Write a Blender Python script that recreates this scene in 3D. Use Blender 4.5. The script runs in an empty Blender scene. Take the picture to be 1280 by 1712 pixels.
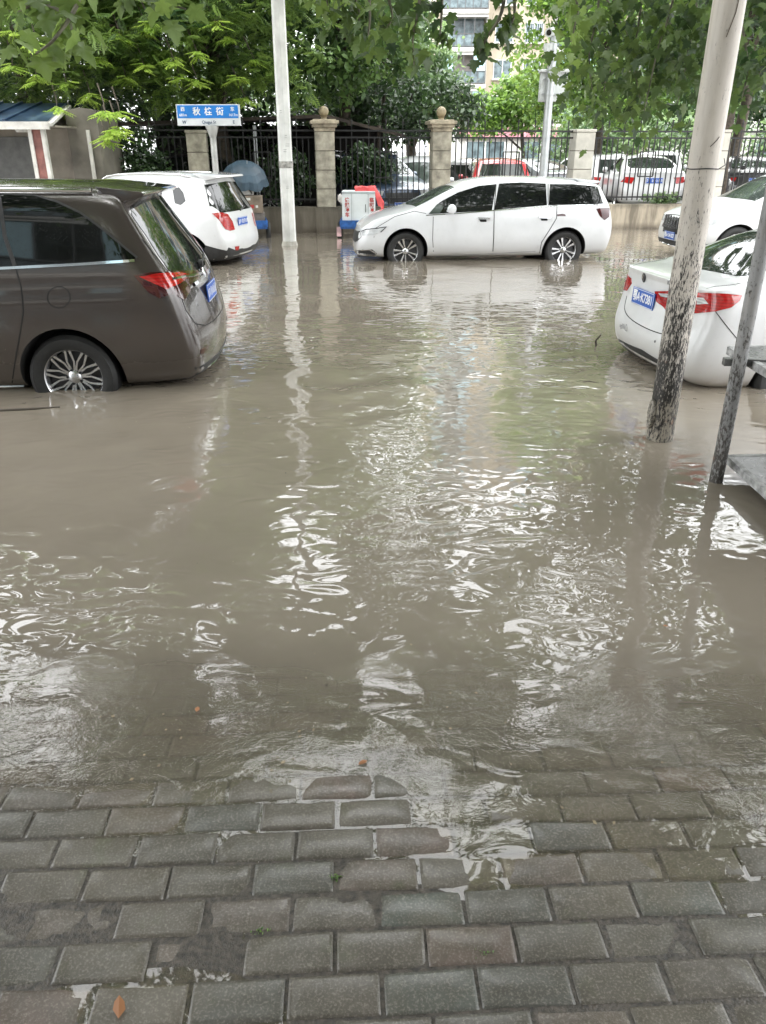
import bpy, bmesh, math, random
import numpy as np
from mathutils import Vector, Matrix, noise as mnoise
from mathutils.bvhtree import BVHTree
from mathutils.geometry import delaunay_2d_cdt

random.seed(7); RNG = np.random.default_rng(11)
SC = bpy.context.scene
COL = SC.collection
R = math.radians
PI = math.pi

# ------------------------------------------------------------------ camera
F_PX, CAM_H, PITCH, CXP, CYP = 1290.0, 1.75, R(25.1), 640.0, 856.0
cam_d = bpy.data.cameras.new('camera'); cam = bpy.data.objects.new('camera', cam_d); COL.objects.link(cam)
cam.location = (0, 0, CAM_H); cam.rotation_euler = (R(90) - PITCH, 0, 0)
cam_d.sensor_fit = 'VERTICAL'; cam_d.sensor_height = 24.0; cam_d.lens = 24.0 * F_PX / 1712.0
cam_d.clip_start = 0.05; cam_d.clip_end = 2000
SC.camera = cam
SC.view_settings.view_transform = 'Standard'; SC.view_settings.look = 'None'
SC.view_settings.exposure = 0; SC.view_settings.gamma = 1

def ray(px, py):
    """direction seen at a measured spot of the photograph (used to take measurements)"""
    x = (px - CXP) / F_PX; v = -(py - CYP) / F_PX
    c, s = math.cos(PITCH), math.sin(PITCH)
    return Vector((x, c + v * s, -s + v * c))
def G(px, py, z=0.0):
    r = ray(px, py); t = (z - CAM_H) / r.z
    return Vector((r.x * t, r.y * t, z))
def P(px, py, Y):
    r = ray(px, py); t = Y / r.y
    return Vector((r.x * t, Y, CAM_H + r.z * t))

# ------------------------------------------------------------------ tagging
def tag(o, label=None, cat=None, group=None, kind=None):
    if label: o['label'] = label
    if cat: o['category'] = cat
    if group: o['group'] = group
    if kind: o['kind'] = kind
    return o
def empty(name, loc, rz=0, label=None, cat=None, group=None):
    o = bpy.data.objects.new(name, None); COL.objects.link(o)
    o.location = loc; o.rotation_euler = (0, 0, rz); o.empty_display_size = .2
    return tag(o, label, cat, group)
def link(name, me, parent=None, loc=None):
    o = bpy.data.objects.new(name, me); COL.objects.link(o)
    if parent is not None: o.parent = parent
    if loc is not None: o.location = loc
    return o

# ------------------------------------------------------------------ materials
MATS = {}
def new_mat(name):
    m = bpy.data.materials.new(name); m.use_nodes = True
    nt = m.node_tree; nt.nodes.clear()
    out = nt.nodes.new('ShaderNodeOutputMaterial')
    return m, nt, out
class NT:
    def __init__(s, nt): s.nt = nt
    def n(s, t, **kw):
        x = s.nt.nodes.new(t)
        for k, v in kw.items():
            if k.startswith('i_'):
                x.inputs[k[2:].replace('_', ' ')].default_value = v
            else: setattr(x, k, v)
        return x
    def l(s, a, b): s.nt.links.new(a, b)
    def noise(s, vec, scale, detail=4, rough=.55, dist=0.0):
        x = s.n('ShaderNodeTexNoise'); x.inputs['Scale'].default_value = scale
        x.inputs['Detail'].default_value = detail; x.inputs['Roughness'].default_value = rough
        x.inputs['Distortion'].default_value = dist
        if vec is not None: s.l(vec, x.inputs['Vector'])
        return x.outputs['Fac']
    def ramp(s, fac, stops):
        x = s.n('ShaderNodeValToRGB'); cr = x.color_ramp
        while len(cr.elements) > 1: cr.elements.remove(cr.elements[-1])
        cr.elements[0].position = stops[0][0]; c = stops[0][1]
        cr.elements[0].color = (*c, 1) if len(c) == 3 else c
        for p, c in stops[1:]:
            e = cr.elements.new(p); e.color = (*c, 1) if len(c) == 3 else c
        s.l(fac, x.inputs[0]); return x.outputs[0]
    def math(s, op, a, b=None, c=None, clamp=False):
        x = s.n('ShaderNodeMath', operation=op, use_clamp=clamp)
        for i, v in enumerate((a, b, c)):
            if v is None: continue
            if hasattr(v, 'is_linked') or hasattr(v, 'node'): s.l(v, x.inputs[i])
            else: x.inputs[i].default_value = v
        return x.outputs[0]
    def mix(s, fac, a, b):
        x = s.n('ShaderNodeMix', data_type='RGBA')
        for sock, v in ((x.inputs[0], fac), (x.inputs[6], a), (x.inputs[7], b)):
            if hasattr(v, 'node'): s.l(v, sock)
            elif isinstance(v, (int, float)): sock.default_value = v
            else: sock.default_value = (*v, 1)
        return x.outputs[2]
    def scaled(s, vec, sc):
        x = s.n('ShaderNodeMapping'); x.inputs['Scale'].default_value = sc; s.l(vec, x.inputs['Vector']); return x.outputs[0]
def g3(v): return (v, v, v)
def std(name, col, rough=.5, metal=0.0, coat=0.0, var=.12, nscale=6, bump=0.0, bscale=40, spec=.5, rough_var=.0, world=False):
    """plain surface: colour mottled by noise, optional bump"""
    if name in MATS: return MATS[name]
    m, nt, out = new_mat(name); k = NT(nt)
    b = k.n('ShaderNodeBsdfPrincipled'); k.l(b.outputs[0], out.inputs[0])
    tc = k.n('ShaderNodeTexCoord'); v = tc.outputs['Object']
    if world: v = k.n('ShaderNodeNewGeometry').outputs['Position']
    f = k.noise(v, nscale, 5)
    lo = tuple(max(0, c * (1 - var * 1.6)) for c in col); hi = tuple(min(1, c * (1 + var * 1.2)) for c in col)
    c = k.ramp(f, [(.3, lo), (.7, hi)]); k.l(c, b.inputs['Base Color'])
    b.inputs['Metallic'].default_value = metal; b.inputs['Roughness'].default_value = rough
    b.inputs['Coat Weight'].default_value = coat; b.inputs['Coat Roughness'].default_value = .04
    b.inputs['Specular IOR Level'].default_value = spec
    if rough_var:
        f2 = k.noise(v, nscale * 2.3, 4)
        k.l(k.math('ADD', k.math('MULTIPLY', f2, rough_var), rough - rough_var * .5, clamp=True), b.inputs['Roughness'])
    if bump:
        bp = k.n('ShaderNodeBump'); bp.inputs['Strength'].default_value = bump; bp.inputs['Distance'].default_value = .01
        k.l(k.noise(v, bscale, 4), bp.inputs['Height']); k.l(bp.outputs[0], b.inputs['Normal'])
    MATS[name] = m; return m

def paint_mat(name, col, metal=0.0, rough=.35, dirt=(.22, .18, .13), dirt_z=.12, dirt_amt=.5):
    """car paint: clear coat, faint orange peel, rain beads, grime rising from the flood line"""
    m, nt, out = new_mat(name); k = NT(nt)
    b = k.n('ShaderNodeBsdfPrincipled'); k.l(b.outputs[0], out.inputs[0])
    geo = k.n('ShaderNodeNewGeometry'); pos = geo.outputs['Position']
    sp = k.n('ShaderNodeSeparateXYZ'); k.l(pos, sp.inputs[0])
    n1 = k.noise(pos, 3, 5); n2 = k.noise(pos, 22, 4)
    h = k.math('SUBTRACT', 1.0, k.math('DIVIDE', sp.outputs['Z'], dirt_z + .35), clamp=True)
    h = k.math('MULTIPLY', k.math('POWER', h, 2.2), k.math('ADD', n1, .25), clamp=True)
    h = k.math('MULTIPLY', h, dirt_amt * 1.4, clamp=True)
    spots = k.ramp(n2, [(.60, g3(0)), (.78, g3(.10))])
    fac = k.math('ADD', h, spots, clamp=True)
    basec = k.ramp(n1, [(.3, tuple(c * .93 for c in col)), (.7, tuple(min(1, c * 1.04) for c in col))])
    k.l(k.mix(fac, basec, dirt), b.inputs['Base Color'])
    b.inputs['Metallic'].default_value = metal
    k.l(k.math('ADD', k.math('MULTIPLY', fac, .5), rough, clamp=True), b.inputs['Roughness'])
    b.inputs['Coat Weight'].default_value = 1.0; b.inputs['Coat Roughness'].default_value = .04
    # rain beads
    vo = k.n('ShaderNodeTexVoronoi'); vo.inputs['Scale'].default_value = 90; k.l(pos, vo.inputs['Vector'])
    bead = k.ramp(vo.outputs['Distance'], [(.0, g3(1)), (.22, g3(0))])
    bp = k.n('ShaderNodeBump'); bp.inputs['Strength'].default_value = .10; bp.inputs['Distance'].default_value = .003
    k.l(bead, bp.inputs['Height'])
    bp2 = k.n('ShaderNodeBump'); bp2.inputs['Strength'].default_value = .05; bp2.inputs['Distance'].default_value = .02
    k.l(k.noise(pos, 7, 2), bp2.inputs['Height']); k.l(bp.outputs[0], bp2.inputs['Normal'])
    k.l(bp.outputs[0], b.inputs['Coat Normal']); k.l(bp2.outputs[0], b.inputs['Normal'])
    MATS[name] = m; return m

def glass_mat(name, col=(.006, .007, .007), rough=.03):
    m, nt, out = new_mat(name); k = NT(nt)
    b = k.n('ShaderNodeBsdfPrincipled'); k.l(b.outputs[0], out.inputs[0])
    pos = k.n('ShaderNodeNewGeometry').outputs['Position']
    c = k.ramp(k.noise(pos, 2.5, 3), [(.35, tuple(x * .6 for x in col)), (.65, tuple(x * 1.6 for x in col))])
    k.l(c, b.inputs['Base Color']); b.inputs['Roughness'].default_value = rough
    b.inputs['Specular IOR Level'].default_value = .42
    vo = k.n('ShaderNodeTexVoronoi'); vo.inputs['Scale'].default_value = 70; k.l(pos, vo.inputs['Vector'])
    bead = k.ramp(vo.outputs['Distance'], [(.0, g3(1)), (.2, g3(0))])
    bp = k.n('ShaderNodeBump'); bp.inputs['Strength'].default_value = .12; bp.inputs['Distance'].default_value = .003
    k.l(bead, bp.inputs['Height']); k.l(bp.outputs[0], b.inputs['Normal'])
    MATS[name] = m; return m

def lamp_mat(name, col, rough=.08):
    m, nt, out = new_mat(name); k = NT(nt)
    b = k.n('ShaderNodeBsdfPrincipled'); k.l(b.outputs[0], out.inputs[0])
    pos = k.n('ShaderNodeNewGeometry').outputs['Position']
    w = k.n('ShaderNodeTexWave', wave_type='BANDS', bands_direction='Z'); w.inputs['Scale'].default_value = 14; w.inputs['Distortion'].default_value = .4
    k.l(pos, w.inputs['Vector'])
    c = k.ramp(k.math('ADD', k.math('MULTIPLY', w.outputs['Fac'], .3), k.math('MULTIPLY', k.noise(pos, 9, 2), .7)),
               [(.3, tuple(x * .55 for x in col)), (.7, col)])
    k.l(c, b.inputs['Base Color']); b.inputs['Roughness'].default_value = rough; b.inputs['Coat Weight'].default_value = 1
    MATS[name] = m; return m

def leaf_mat(name, dark, bright, trans=.45, gloss=.25):
    m, nt, out = new_mat(name); k = NT(nt)
    at = k.n('ShaderNodeAttribute', attribute_name='var')
    c = k.ramp(at.outputs['Fac'], [(0, dark), (1, bright)])
    d = k.n('ShaderNodeBsdfPrincipled'); k.l(c, d.inputs['Base Color']); d.inputs['Roughness'].default_value = .42
    d.inputs['Specular IOR Level'].default_value = gloss * 2
    t = k.n('ShaderNodeBsdfTranslucent')
    hs = k.n('ShaderNodeHueSaturation'); hs.inputs['Saturation'].default_value = .98; hs.inputs['Value'].default_value = 1.6
    hs.inputs['Hue'].default_value = .485
    k.l(c, hs.inputs['Color']); k.l(hs.outputs[0], t.inputs['Color'])
    mx = k.n('ShaderNodeMixShader'); mx.inputs[0].default_value = trans
    k.l(d.outputs[0], mx.inputs[1]); k.l(t.outputs[0], mx.inputs[2]); k.l(mx.outputs[0], out.inputs[0])
    MATS[name] = m; return m

def peel_mat(name, pale, dark, z0, z1, base_cov=.02, stretch=.25, scale=60, rust=(.22, .09, .04)):
    """painted metal whose paint flakes away toward the foot"""
    m, nt, out = new_mat(name); k = NT(nt)
    b = k.n('ShaderNodeBsdfPrincipled'); k.l(b.outputs[0], out.inputs[0])
    pos = k.n('ShaderNodeNewGeometry').outputs['Position']
    sp = k.n('ShaderNodeSeparateXYZ'); k.l(pos, sp.inputs[0])
    sv = k.scaled(pos, (1, 1, stretch))
    n = k.math('ADD', k.math('MULTIPLY', k.noise(sv, scale, 6, .7), .75), k.math('MULTIPLY', k.noise(sv, scale * .16, 3), .25))
    h = k.math('DIVIDE', k.math('SUBTRACT', sp.outputs['Z'], z0), z1 - z0, clamp=True)      # 0 at foot, 1 above
    h = k.math('POWER', h, .45)
    th = k.math('ADD', k.math('MULTIPLY', h, .40), .27)
    f = k.math('MULTIPLY', k.math('SUBTRACT', n, k.math('SUBTRACT', 1.0, th)), -14.0) if False else k.math('MULTIPLY', k.math('SUBTRACT', th, n), 14.0, clamp=True)
    f = k.math('SUBTRACT', 1.0, f, clamp=True)    # 1 = flaked
    pc = k.ramp(k.noise(k.scaled(pos, (1, 1, .3)), 5, 5), [(.3, tuple(x * .80 for x in pale)), (.62, pale)])
    grime = k.ramp(k.noise(k.scaled(pos, (1.5, 1.5, .15)), 30, 5), [(.5, g3(0)), (.8, g3(.35))])
    pc = k.mix(grime, pc, (.25, .2, .15))
    rs = k.ramp(k.noise(pos, 14, 4), [(.62, g3(0)), (.72, g3(.6))])
    dc = k.mix(rs, dark, rust)
    k.l(k.mix(f, pc, dc), b.inputs['Base Color'])
    k.l(k.math('ADD', k.math('MULTIPLY', f, .1), .42), b.inputs['Roughness'])
    bp = k.n('ShaderNodeBump'); bp.inputs['Strength'].default_value = .6; bp.inputs['Distance'].default_value = .003
    k.l(k.math('SUBTRACT', 1.0, f), bp.inputs['Height']); k.l(bp.outputs[0], b.inputs['Normal'])
    MATS[name] = m; return m

# ------------------------------------------------------------------ mesh builder
class MB:
    def __init__(s): s.v = []; s.f = []; s.m = []
    def add(s, vs, fs, mi=0):
        b = len(s.v); s.v += [tuple(x) for x in vs]; s.f += [tuple(b + i for i in f) for f in fs]; s.m += [mi] * len(fs); return s
    def box(s, c, size, mi=0, rot=None):
        hx, hy, hz = size[0] / 2, size[1] / 2, size[2] / 2
        vs = [Vector((x * hx, y * hy, z * hz)) for x in (-1, 1) for y in (-1, 1) for z in (-1, 1)]
        if rot is not None: vs = [rot @ v for v in vs]
        vs = [v + Vector(c) for v in vs]
        return s.add(vs, [(0, 1, 3, 2), (4, 6, 7, 5), (0, 4, 5, 1), (2, 3, 7, 6), (0, 2, 6, 4), (1, 5, 7, 3)], mi)
    def bar(s, a, b, w, h=None, mi=0):
        a, b = Vector(a), Vector(b); d = b - a; L = d.length
        q = d.to_track_quat('Z', 'Y').to_matrix()
        return s.box((a + b) / 2, (w, h or w, L), mi, q)
    def tube(s, path, rad, seg=10, cap=True, mi=0):
        path = [Vector(p) for p in path]; n = len(path)
        if not hasattr(rad, '__len__'): rad = [rad] * n
        b = len(s.v); up = None
        for i, p in enumerate(path):
            d = (path[min(i + 1, n - 1)] - path[max(i - 1, 0)]).normalized()
            if up is None:
                up = Vector((1, 0, 0)) if abs(d.x) < .8 else Vector((0, 1, 0))
            x = (up - d * up.dot(d)).normalized(); y = d.cross(x); up = x
            for j in range(seg):
                a = 2 * PI * j / seg
                s.v.append(tuple(p + (x * math.cos(a) + y * math.sin(a)) * rad[i]))
        for i in range(n - 1):
            for j in range(seg):
                s.f.append((b + i * seg + j, b + i * seg + (j + 1) % seg, b + (i + 1) * seg + (j + 1) % seg, b + (i + 1) * seg + j)); s.m.append(mi)
        if cap:
            s.f.append(tuple(b + j for j in reversed(range(seg)))); s.m.append(mi)
            s.f.append(tuple(b + (n - 1) * seg + j for j in range(seg))); s.m.append(mi)
        return s
    def lathe(s, prof, axis='Z', seg=24, c=(0, 0, 0), mi=0):
        """prof: (r, h)"""
        b = len(s.v); n = len(prof)
        for r, h in prof:
            for j in range(seg):
                a = 2 * PI * j / seg; x, y = r * math.cos(a), r * math.sin(a)
                p = (x, y, h) if axis == 'Z' else ((x, h, y) if axis == 'Y' else (h, x, y))
                s.v.append((p[0] + c[0], p[1] + c[1], p[2] + c[2]))
        for i in range(n - 1):
            for j in range(seg):
                s.f.append((b + i * seg + j, b + i * seg + (j + 1) % seg, b + (i + 1) * seg + (j + 1) % seg, b + (i + 1) * seg + j)); s.m.append(mi)
        return s
    def prism(s, poly, z0, z1, mi=0, fn=None):
        """poly xy extruded in z; fn maps the points"""
        n = len(poly); vs = [Vector((x, y, z0)) for x, y in poly] + [Vector((x, y, z1)) for x, y in poly]
        if fn: vs = [fn(v) for v in vs]
        fs = [tuple(reversed(range(n))), tuple(range(n, 2 * n))] + [(i, (i + 1) % n, n + (i + 1) % n, n + i) for i in range(n)]
        return s.add(vs, fs, mi)
    def mesh(s, name, mats, smooth=False, bevel=0):
        me = bpy.data.meshes.new(name); me.from_pydata(s.v, [], s.f)
        for m in (mats if isinstance(mats, (list, tuple)) else [mats]): me.materials.append(m)
        me.polygons.foreach_set('material_index', s.m)
        bm = bmesh.new(); bm.from_mesh(me); bmesh.ops.recalc_face_normals(bm, faces=bm.faces)
        if bevel:
            es = [e for e in bm.edges if len(e.link_faces) == 2 and e.calc_face_angle(0) > .5]
            bmesh.ops.bevel(bm, geom=es, offset=bevel, segments=2, affect='EDGES', profile=.6, clamp_overlap=True)
        bm.to_mesh(me); bm.free()
        if smooth:
            me.polygons.foreach_set('use_smooth', [True] * len(me.polygons))
            try: me.set_sharp_from_angle(angle=R(40))
            except Exception: pass
        me.update(); return me
    def build(s, name, mats, parent=None, smooth=False, bevel=0, loc=None):
        return link(name, s.mesh(name, mats, smooth, bevel), parent, loc)

def text_obj(name, txt, size, mat, parent, mtx, extrude=.001, sx=1.0, align='CENTER', bold=.0):
    cu = bpy.data.curves.new(name, 'FONT'); cu.body = txt; cu.size = size; cu.extrude = extrude
    cu.align_x = align; cu.align_y = 'CENTER'; cu.offset = bold
    tmp = bpy.data.objects.new(name, cu); COL.objects.link(tmp)
    bpy.context.view_layer.update()
    me = bpy.data.meshes.new_from_object(tmp.evaluated_get(bpy.context.evaluated_depsgraph_get()))
    bpy.data.objects.remove(tmp); bpy.data.curves.remove(cu)
    me.materials.clear(); me.materials.append(mat)
    me.transform(Matrix.Diagonal((sx, 1, 1, 1))); me.transform(mtx)
    return link(name, me, parent)
def frame(o, u, v):
    """matrix: x->u, y->v, z->u x v at o"""
    u, v = Vector(u).normalized(), Vector(v).normalized(); w = u.cross(v).normalized(); v = w.cross(u)
    return Matrix(((u.x, v.x, w.x, o[0]), (u.y, v.y, w.y, o[1]), (u.z, v.z, w.z, o[2]), (0, 0, 0, 1)))

# ------------------------------------------------------------------ fast scatter
def scatter(name, bv, bf, pos, frames, scale, var, mat, parent=None, kind=None):
    bv = np.asarray(bv, float); nb = len(bv); N = len(pos)
    V = np.einsum('nij,kj->nki', frames, bv) * scale[:, None, None] + pos[:, None, :]
    V = V.reshape(-1, 3)
    lens = np.array([len(f) for f in bf]); flat = np.concatenate([np.array(f) for f in bf])
    loops = (flat[None, :] + (np.arange(N) * nb)[:, None]).reshape(-1)
    tot = np.tile(lens, N); starts = np.concatenate([[0], np.cumsum(tot)[:-1]])
    me = bpy.data.meshes.new(name)
    me.vertices.add(len(V)); me.vertices.foreach_set('co', V.astype(np.float32).ravel())
    me.loops.add(len(loops)); me.loops.foreach_set('vertex_index', loops.astype(np.int32))
    me.polygons.add(len(tot)); me.polygons.foreach_set('loop_start', starts.astype(np.int32))
    try: me.polygons.foreach_set('loop_total', tot.astype(np.int32))
    except Exception: pass
    a = me.attributes.new('var', 'FLOAT', 'POINT'); a.data.foreach_set('value', np.repeat(var, nb).astype(np.float32))
    me.materials.append(mat); me.update(calc_edges=True); me.validate()
    o = link(name, me, parent)
    if kind: o['kind'] = kind
    return o
def rand_frames(N, tilt=.5, down=0.0, rng=RNG):
    """frames with local z near up, random heading; tilt in radians"""
    h = rng.uniform(0, 2 * PI, N); tz = rng.normal(0, tilt, N); tx = rng.normal(0, tilt, N) - down
    ch, sh = np.cos(h), np.sin(h); cx, sx = np.cos(tx), np.sin(tx); cy, sy = np.cos(tz), np.sin(tz)
    Rz = np.zeros((N, 3, 3)); Rz[:, 0, 0] = ch; Rz[:, 0, 1] = -sh; Rz[:, 1, 0] = sh; Rz[:, 1, 1] = ch; Rz[:, 2, 2] = 1
    Rx = np.zeros((N, 3, 3)); Rx[:, 0, 0] = 1; Rx[:, 1, 1] = cx; Rx[:, 1, 2] = -sx; Rx[:, 2, 1] = sx; Rx[:, 2, 2] = cx
    Ry = np.zeros((N, 3, 3)); Ry[:, 1, 1] = 1; Ry[:, 0, 0] = cy; Ry[:, 0, 2] = sy; Ry[:, 2, 0] = -sy; Ry[:, 2, 2] = cy
    return Rz @ Rx @ Ry
# leaf shapes, stalk end at origin, growing along +y
LEAF = ([(0, 0, 0), (.28, .35, .04), (.22, .7, .02), (0, 1, -.06), (-.22, .7, .02), (-.28, .35, .04)], [(0, 1, 2, 3), (0, 3, 4, 5)])
def compound():
    v, f = [], []
    for i in range(7):
        y = .15 + i * .125; L = .30 * (1 - abs(i - 3) * .10)
        for sgn in (-1, 1):
            b = len(v); dx, dy = sgn * L, .12
            v += [(sgn * .01, y, 0), (dx * .5, y + dy * .5 - .055, .02), (dx, y + dy, -.05), (dx * .5, y + dy * .5 + .055, .02)]
            f.append((b, b + 1, b + 2, b + 3) if sgn > 0 else (b, b + 3, b + 2, b + 1))
    b = len(v); v += [(0, 1.0, 0), (.05, 1.1, 0), (0, 1.28, -.05), (-.05, 1.1, 0)]; f.append((b, b + 1, b + 2, b + 3))
    b = len(v); v += [(-.008, 0, 0), (.008, 0, 0), (.004, 1.05, 0), (-.004, 1.05, 0)]; f.append((b, b + 1, b + 2, b + 3))
    return v, f
COMP = compound()
def maple():
    pts = [(0, 0), (.16, -.06), (.42, -.02), (.34, .14), (.52, .22), (.66, .42), (.48, .44), (.32, .48), (.36, .66), (.20, .70), (.16, .86), (0, 1.08)]
    out = pts + [(-x, y) for x, y in reversed(pts[1:-1])]
    v = [(0, .30, .03)]; 
    for x, y in out: v.append((x, y, -.16 * (x * x + (y - .3) ** 2) + .05 * math.sin(9 * x + 5 * y)))
    n = len(out); f = [(0, 1 + i, 1 + (i + 1) % n) for i in range(n)]
    b = len(v); v += [(-.012, -.45, -.1), (.012, -.45, -.1), (.01, .02, 0), (-.01, .02, 0)]; f.append((b, b + 1, b + 2, b + 3))
    return v, f
MAPLE = maple()

M = {}
M['bark'] = std('bark', (.075, .06, .045), .85, var=.35, nscale=14, bump=.8, bscale=30)
M['bark_pale'] = std('bark_pale', (.16, .15, .11), .8, var=.4, nscale=8, bump=.5, bscale=20)
M['leaf_pin'] = leaf_mat('leaf_pinnate', (.028, .068, .022), (.21, .33, .07), .45)
M['leaf_camphor'] = leaf_mat('leaf_camphor', (.05, .10, .045), (.22, .33, .13), .38, .5)
M['leaf_dark'] = leaf_mat('leaf_dark', (.015, .035, .014), (.05, .10, .03), .3, .4)
M['leaf_plane'] = leaf_mat('leaf_plane', (.020, .048, .016), (.16, .25, .055), .48, .3)
M['leaf_bright'] = leaf_mat('leaf_bright', (.20, .34, .05), (.40, .56, .10), .5, .3)

# openings cut into the leaf canopy so bright sky glints land on the water
GAPS = []
for gx_, gy_, gr_ in ((60, 1080, 1.0), (500, 900, .40), (530, 965, .50), (345, 1060, .34), (372, 1150, .42), (620, 1060, .38), (775, 930, .26), (790, 1000, .22), (655, 1150, .36), (900, 1150, .42), (850, 1390, .40), (740, 1480, .42), (200, 1330, .25), (590, 1390, .22)):
    o_ = G(gx_, gy_); d_ = ray(gx_, gy_).normalized(); GAPS.append((np.array(o_), np.array((d_.x, d_.y, -d_.z)), gr_))
def open_gaps(p, base, *more):
    w = p + np.array(base); keep = np.ones(len(w), bool)
    over = (w[:, 2] - 1.75) > .19 * np.maximum(w[:, 1], .1)
    for o, d, r in GAPS:
        t = (w - o) @ d; dist = np.linalg.norm(w - o - t[:, None] * d, axis=1)
        keep &= ~(over & (t > 3) & (dist < r * (.35 + t * .065)))
    return [p[keep]] + [m[keep] for m in more]
def crown_points(lobes, n_clump, per, cr, hollow=.55):
    """lobes: (centre, radii). returns leaf positions, clump value per leaf"""
    vol = np.array([l[1][0] * l[1][1] * l[1][2] for l in lobes]) ** .7; vol /= vol.sum()
    idx = RNG.choice(len(lobes), n_clump, p=vol)
    d = RNG.normal(size=(n_clump, 3)); d /= np.linalg.norm(d, axis=1)[:, None]
    rr = RNG.uniform(hollow, 1.0, n_clump) ** .7
    C = np.array([lobes[i][0] for i in idx]) + d * rr[:, None] * np.array([lobes[i][1] for i in idx])
    cv = RNG.uniform(0, 1, n_clump)
    p = np.repeat(C, per, axis=0); v = np.repeat(cv, per)
    o = RNG.normal(size=(len(p), 3)) * np.array([1, 1, .55]) * cr * .5
    return C, p + o, np.clip(v * .75 + RNG.uniform(-.15, .35, len(p)), 0, 1)

def tree(name, label, cat, base, height, trunk_r, lobes, n_clump, per, cr, leaf, lsize, mat, tilt=.6, down=.3, group=None, bark='bark', limbs=10, lean=(0, 0), hollow=.5, extra=None):
    root = empty(name, base, 0, label, cat, group)
    B = Vector(base)
    lob = [(np.array(c) - np.array(base), np.array(r)) for c, r in lobes]
    C, p, v = crown_points(lob, n_clump, per, cr, hollow)
    mb = MB()
    top = Vector((lean[0], lean[1], height))
    path = []; rad = []
    for i in range(9):
        t = i / 8; path.append(Vector((top.x * t * t + .10 * math.sin(t * 7 + base[0]), top.y * t * t + .08 * math.sin(t * 5), height * t))); rad.append(trunk_r * (1 - .65 * t) * (1.25 if i == 0 else 1))
    mb.tube(path, rad, 10)
    sel = RNG.choice(len(C), min(limbs, len(C)), replace=False)
    for s_ in sel:
        e = Vector(C[s_]); t = random.uniform(.35, .95); k = min(7, int(t * 8)); s0 = path[k]
        m1 = s0.lerp(e, .4) + Vector((random.uniform(-.3, .3), random.uniform(-.3, .3), random.uniform(0, .5)))
        m2 = s0.lerp(e, .75) + Vector((random.uniform(-.2, .2), random.uniform(-.2, .2), random.uniform(-.1, .3)))
        mb.tube([s0, m1, m2, e], [rad[k] * .55, rad[k] * .35, rad[k] * .2, .012], 6, cap=False)
    mb.build('trunk', M[bark], root, smooth=True)
    p, v = open_gaps(p, base, v)
    fr = rand_frames(len(p), tilt, down)
    sc = RNG.uniform(.7, 1.25, len(p)) * lsize
    cr_o = scatter('crown', leaf[0], leaf[1], p, fr, sc, v, mat, root)
    return root

# ------------------------------------------------------------------ cars
def catmull(pts, n=4, closed=False):
    out = []; N = len(pts)
    rng = range(N) if closed else range(N - 1)
    for i in rng:
        p0, p1, p2, p3 = [np.array(pts[(i + k) % N] if closed else pts[min(max(i + k, 0), N - 1)], float) for k in (-1, 0, 1, 2)]
        for j in range(n):
            t = j / n
            out.append(tuple(.5 * ((2 * p1) + (-p0 + p2) * t + (2 * p0 - 5 * p1 + 4 * p2 - p3) * t * t + (-p0 + 3 * p1 - 3 * p2 + p3) * t ** 3)))
    if not closed: out.append(tuple(pts[-1]))
    return out
def interp(tab, z):
    if z <= tab[0][0]: return tab[0][1]
    for (a, b), (c, d) in zip(tab, tab[1:]):
        if z <= c: return b + (d - b) * (z - a) / (c - a)
    return tab[-1][1]
def pip(x, y, poly):
    r = False; j = len(poly) - 1
    for i in range(len(poly)):
        xi, yi = poly[i]; xj, yj = poly[j]
        if (yi > y) != (yj > y) and x < (xj - xi) * (y - yi) / (yj - yi) + xi: r = not r
        j = i
    return r

M['arch'] = std('wheel_arch_dark', (.012, .012, .012), .9, var=.1)
M['plastic'] = std('black_plastic', (.02, .02, .021), .55, var=.2, nscale=20)
M['tyre'] = std('tyre_rubber', (.010, .010, .010), .6, var=.3, nscale=12, bump=.3, bscale=60)
M['alloy'] = std('alloy', (.55, .55, .56), .22, metal=.9, var=.08)
M['alloy_dark'] = std('alloy_dark', (.03, .03, .032), .4, metal=.4, var=.2)
M['chrome'] = std('chrome', (.75, .76, .78), .09, metal=1.0, var=.05)
M['red_lamp'] = lamp_mat('red_lamp', (.46, .014, .014))
M['dark_lamp'] = lamp_mat('dark_red_lamp', (.06, .006, .008))
M['clear_lamp'] = lamp_mat('clear_lamp', (.62, .64, .66))
M['smoke_lamp'] = lamp_mat('smoke_lamp', (.10, .10, .11))
M['glass'] = glass_mat('tinted_glass')
M['glass_light'] = glass_mat('windscreen_glass', (.045, .055, .05))
M['glass_mid'] = glass_mat('rear_glass', (.02, .026, .022))
M['seam'] = std('panel_gap', (.008, .008, .008), .9, var=.1)
M['plate_blue'] = std('plate_blue', (.012, .09, .42), .4, var=.12, nscale=12)
M['white_ink'] = std('white_ink', (.8, .8, .8), .5, var=.05)
M['sticker'] = std('sticker_grey', (.18, .18, .19), .6, var=.2)

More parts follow.
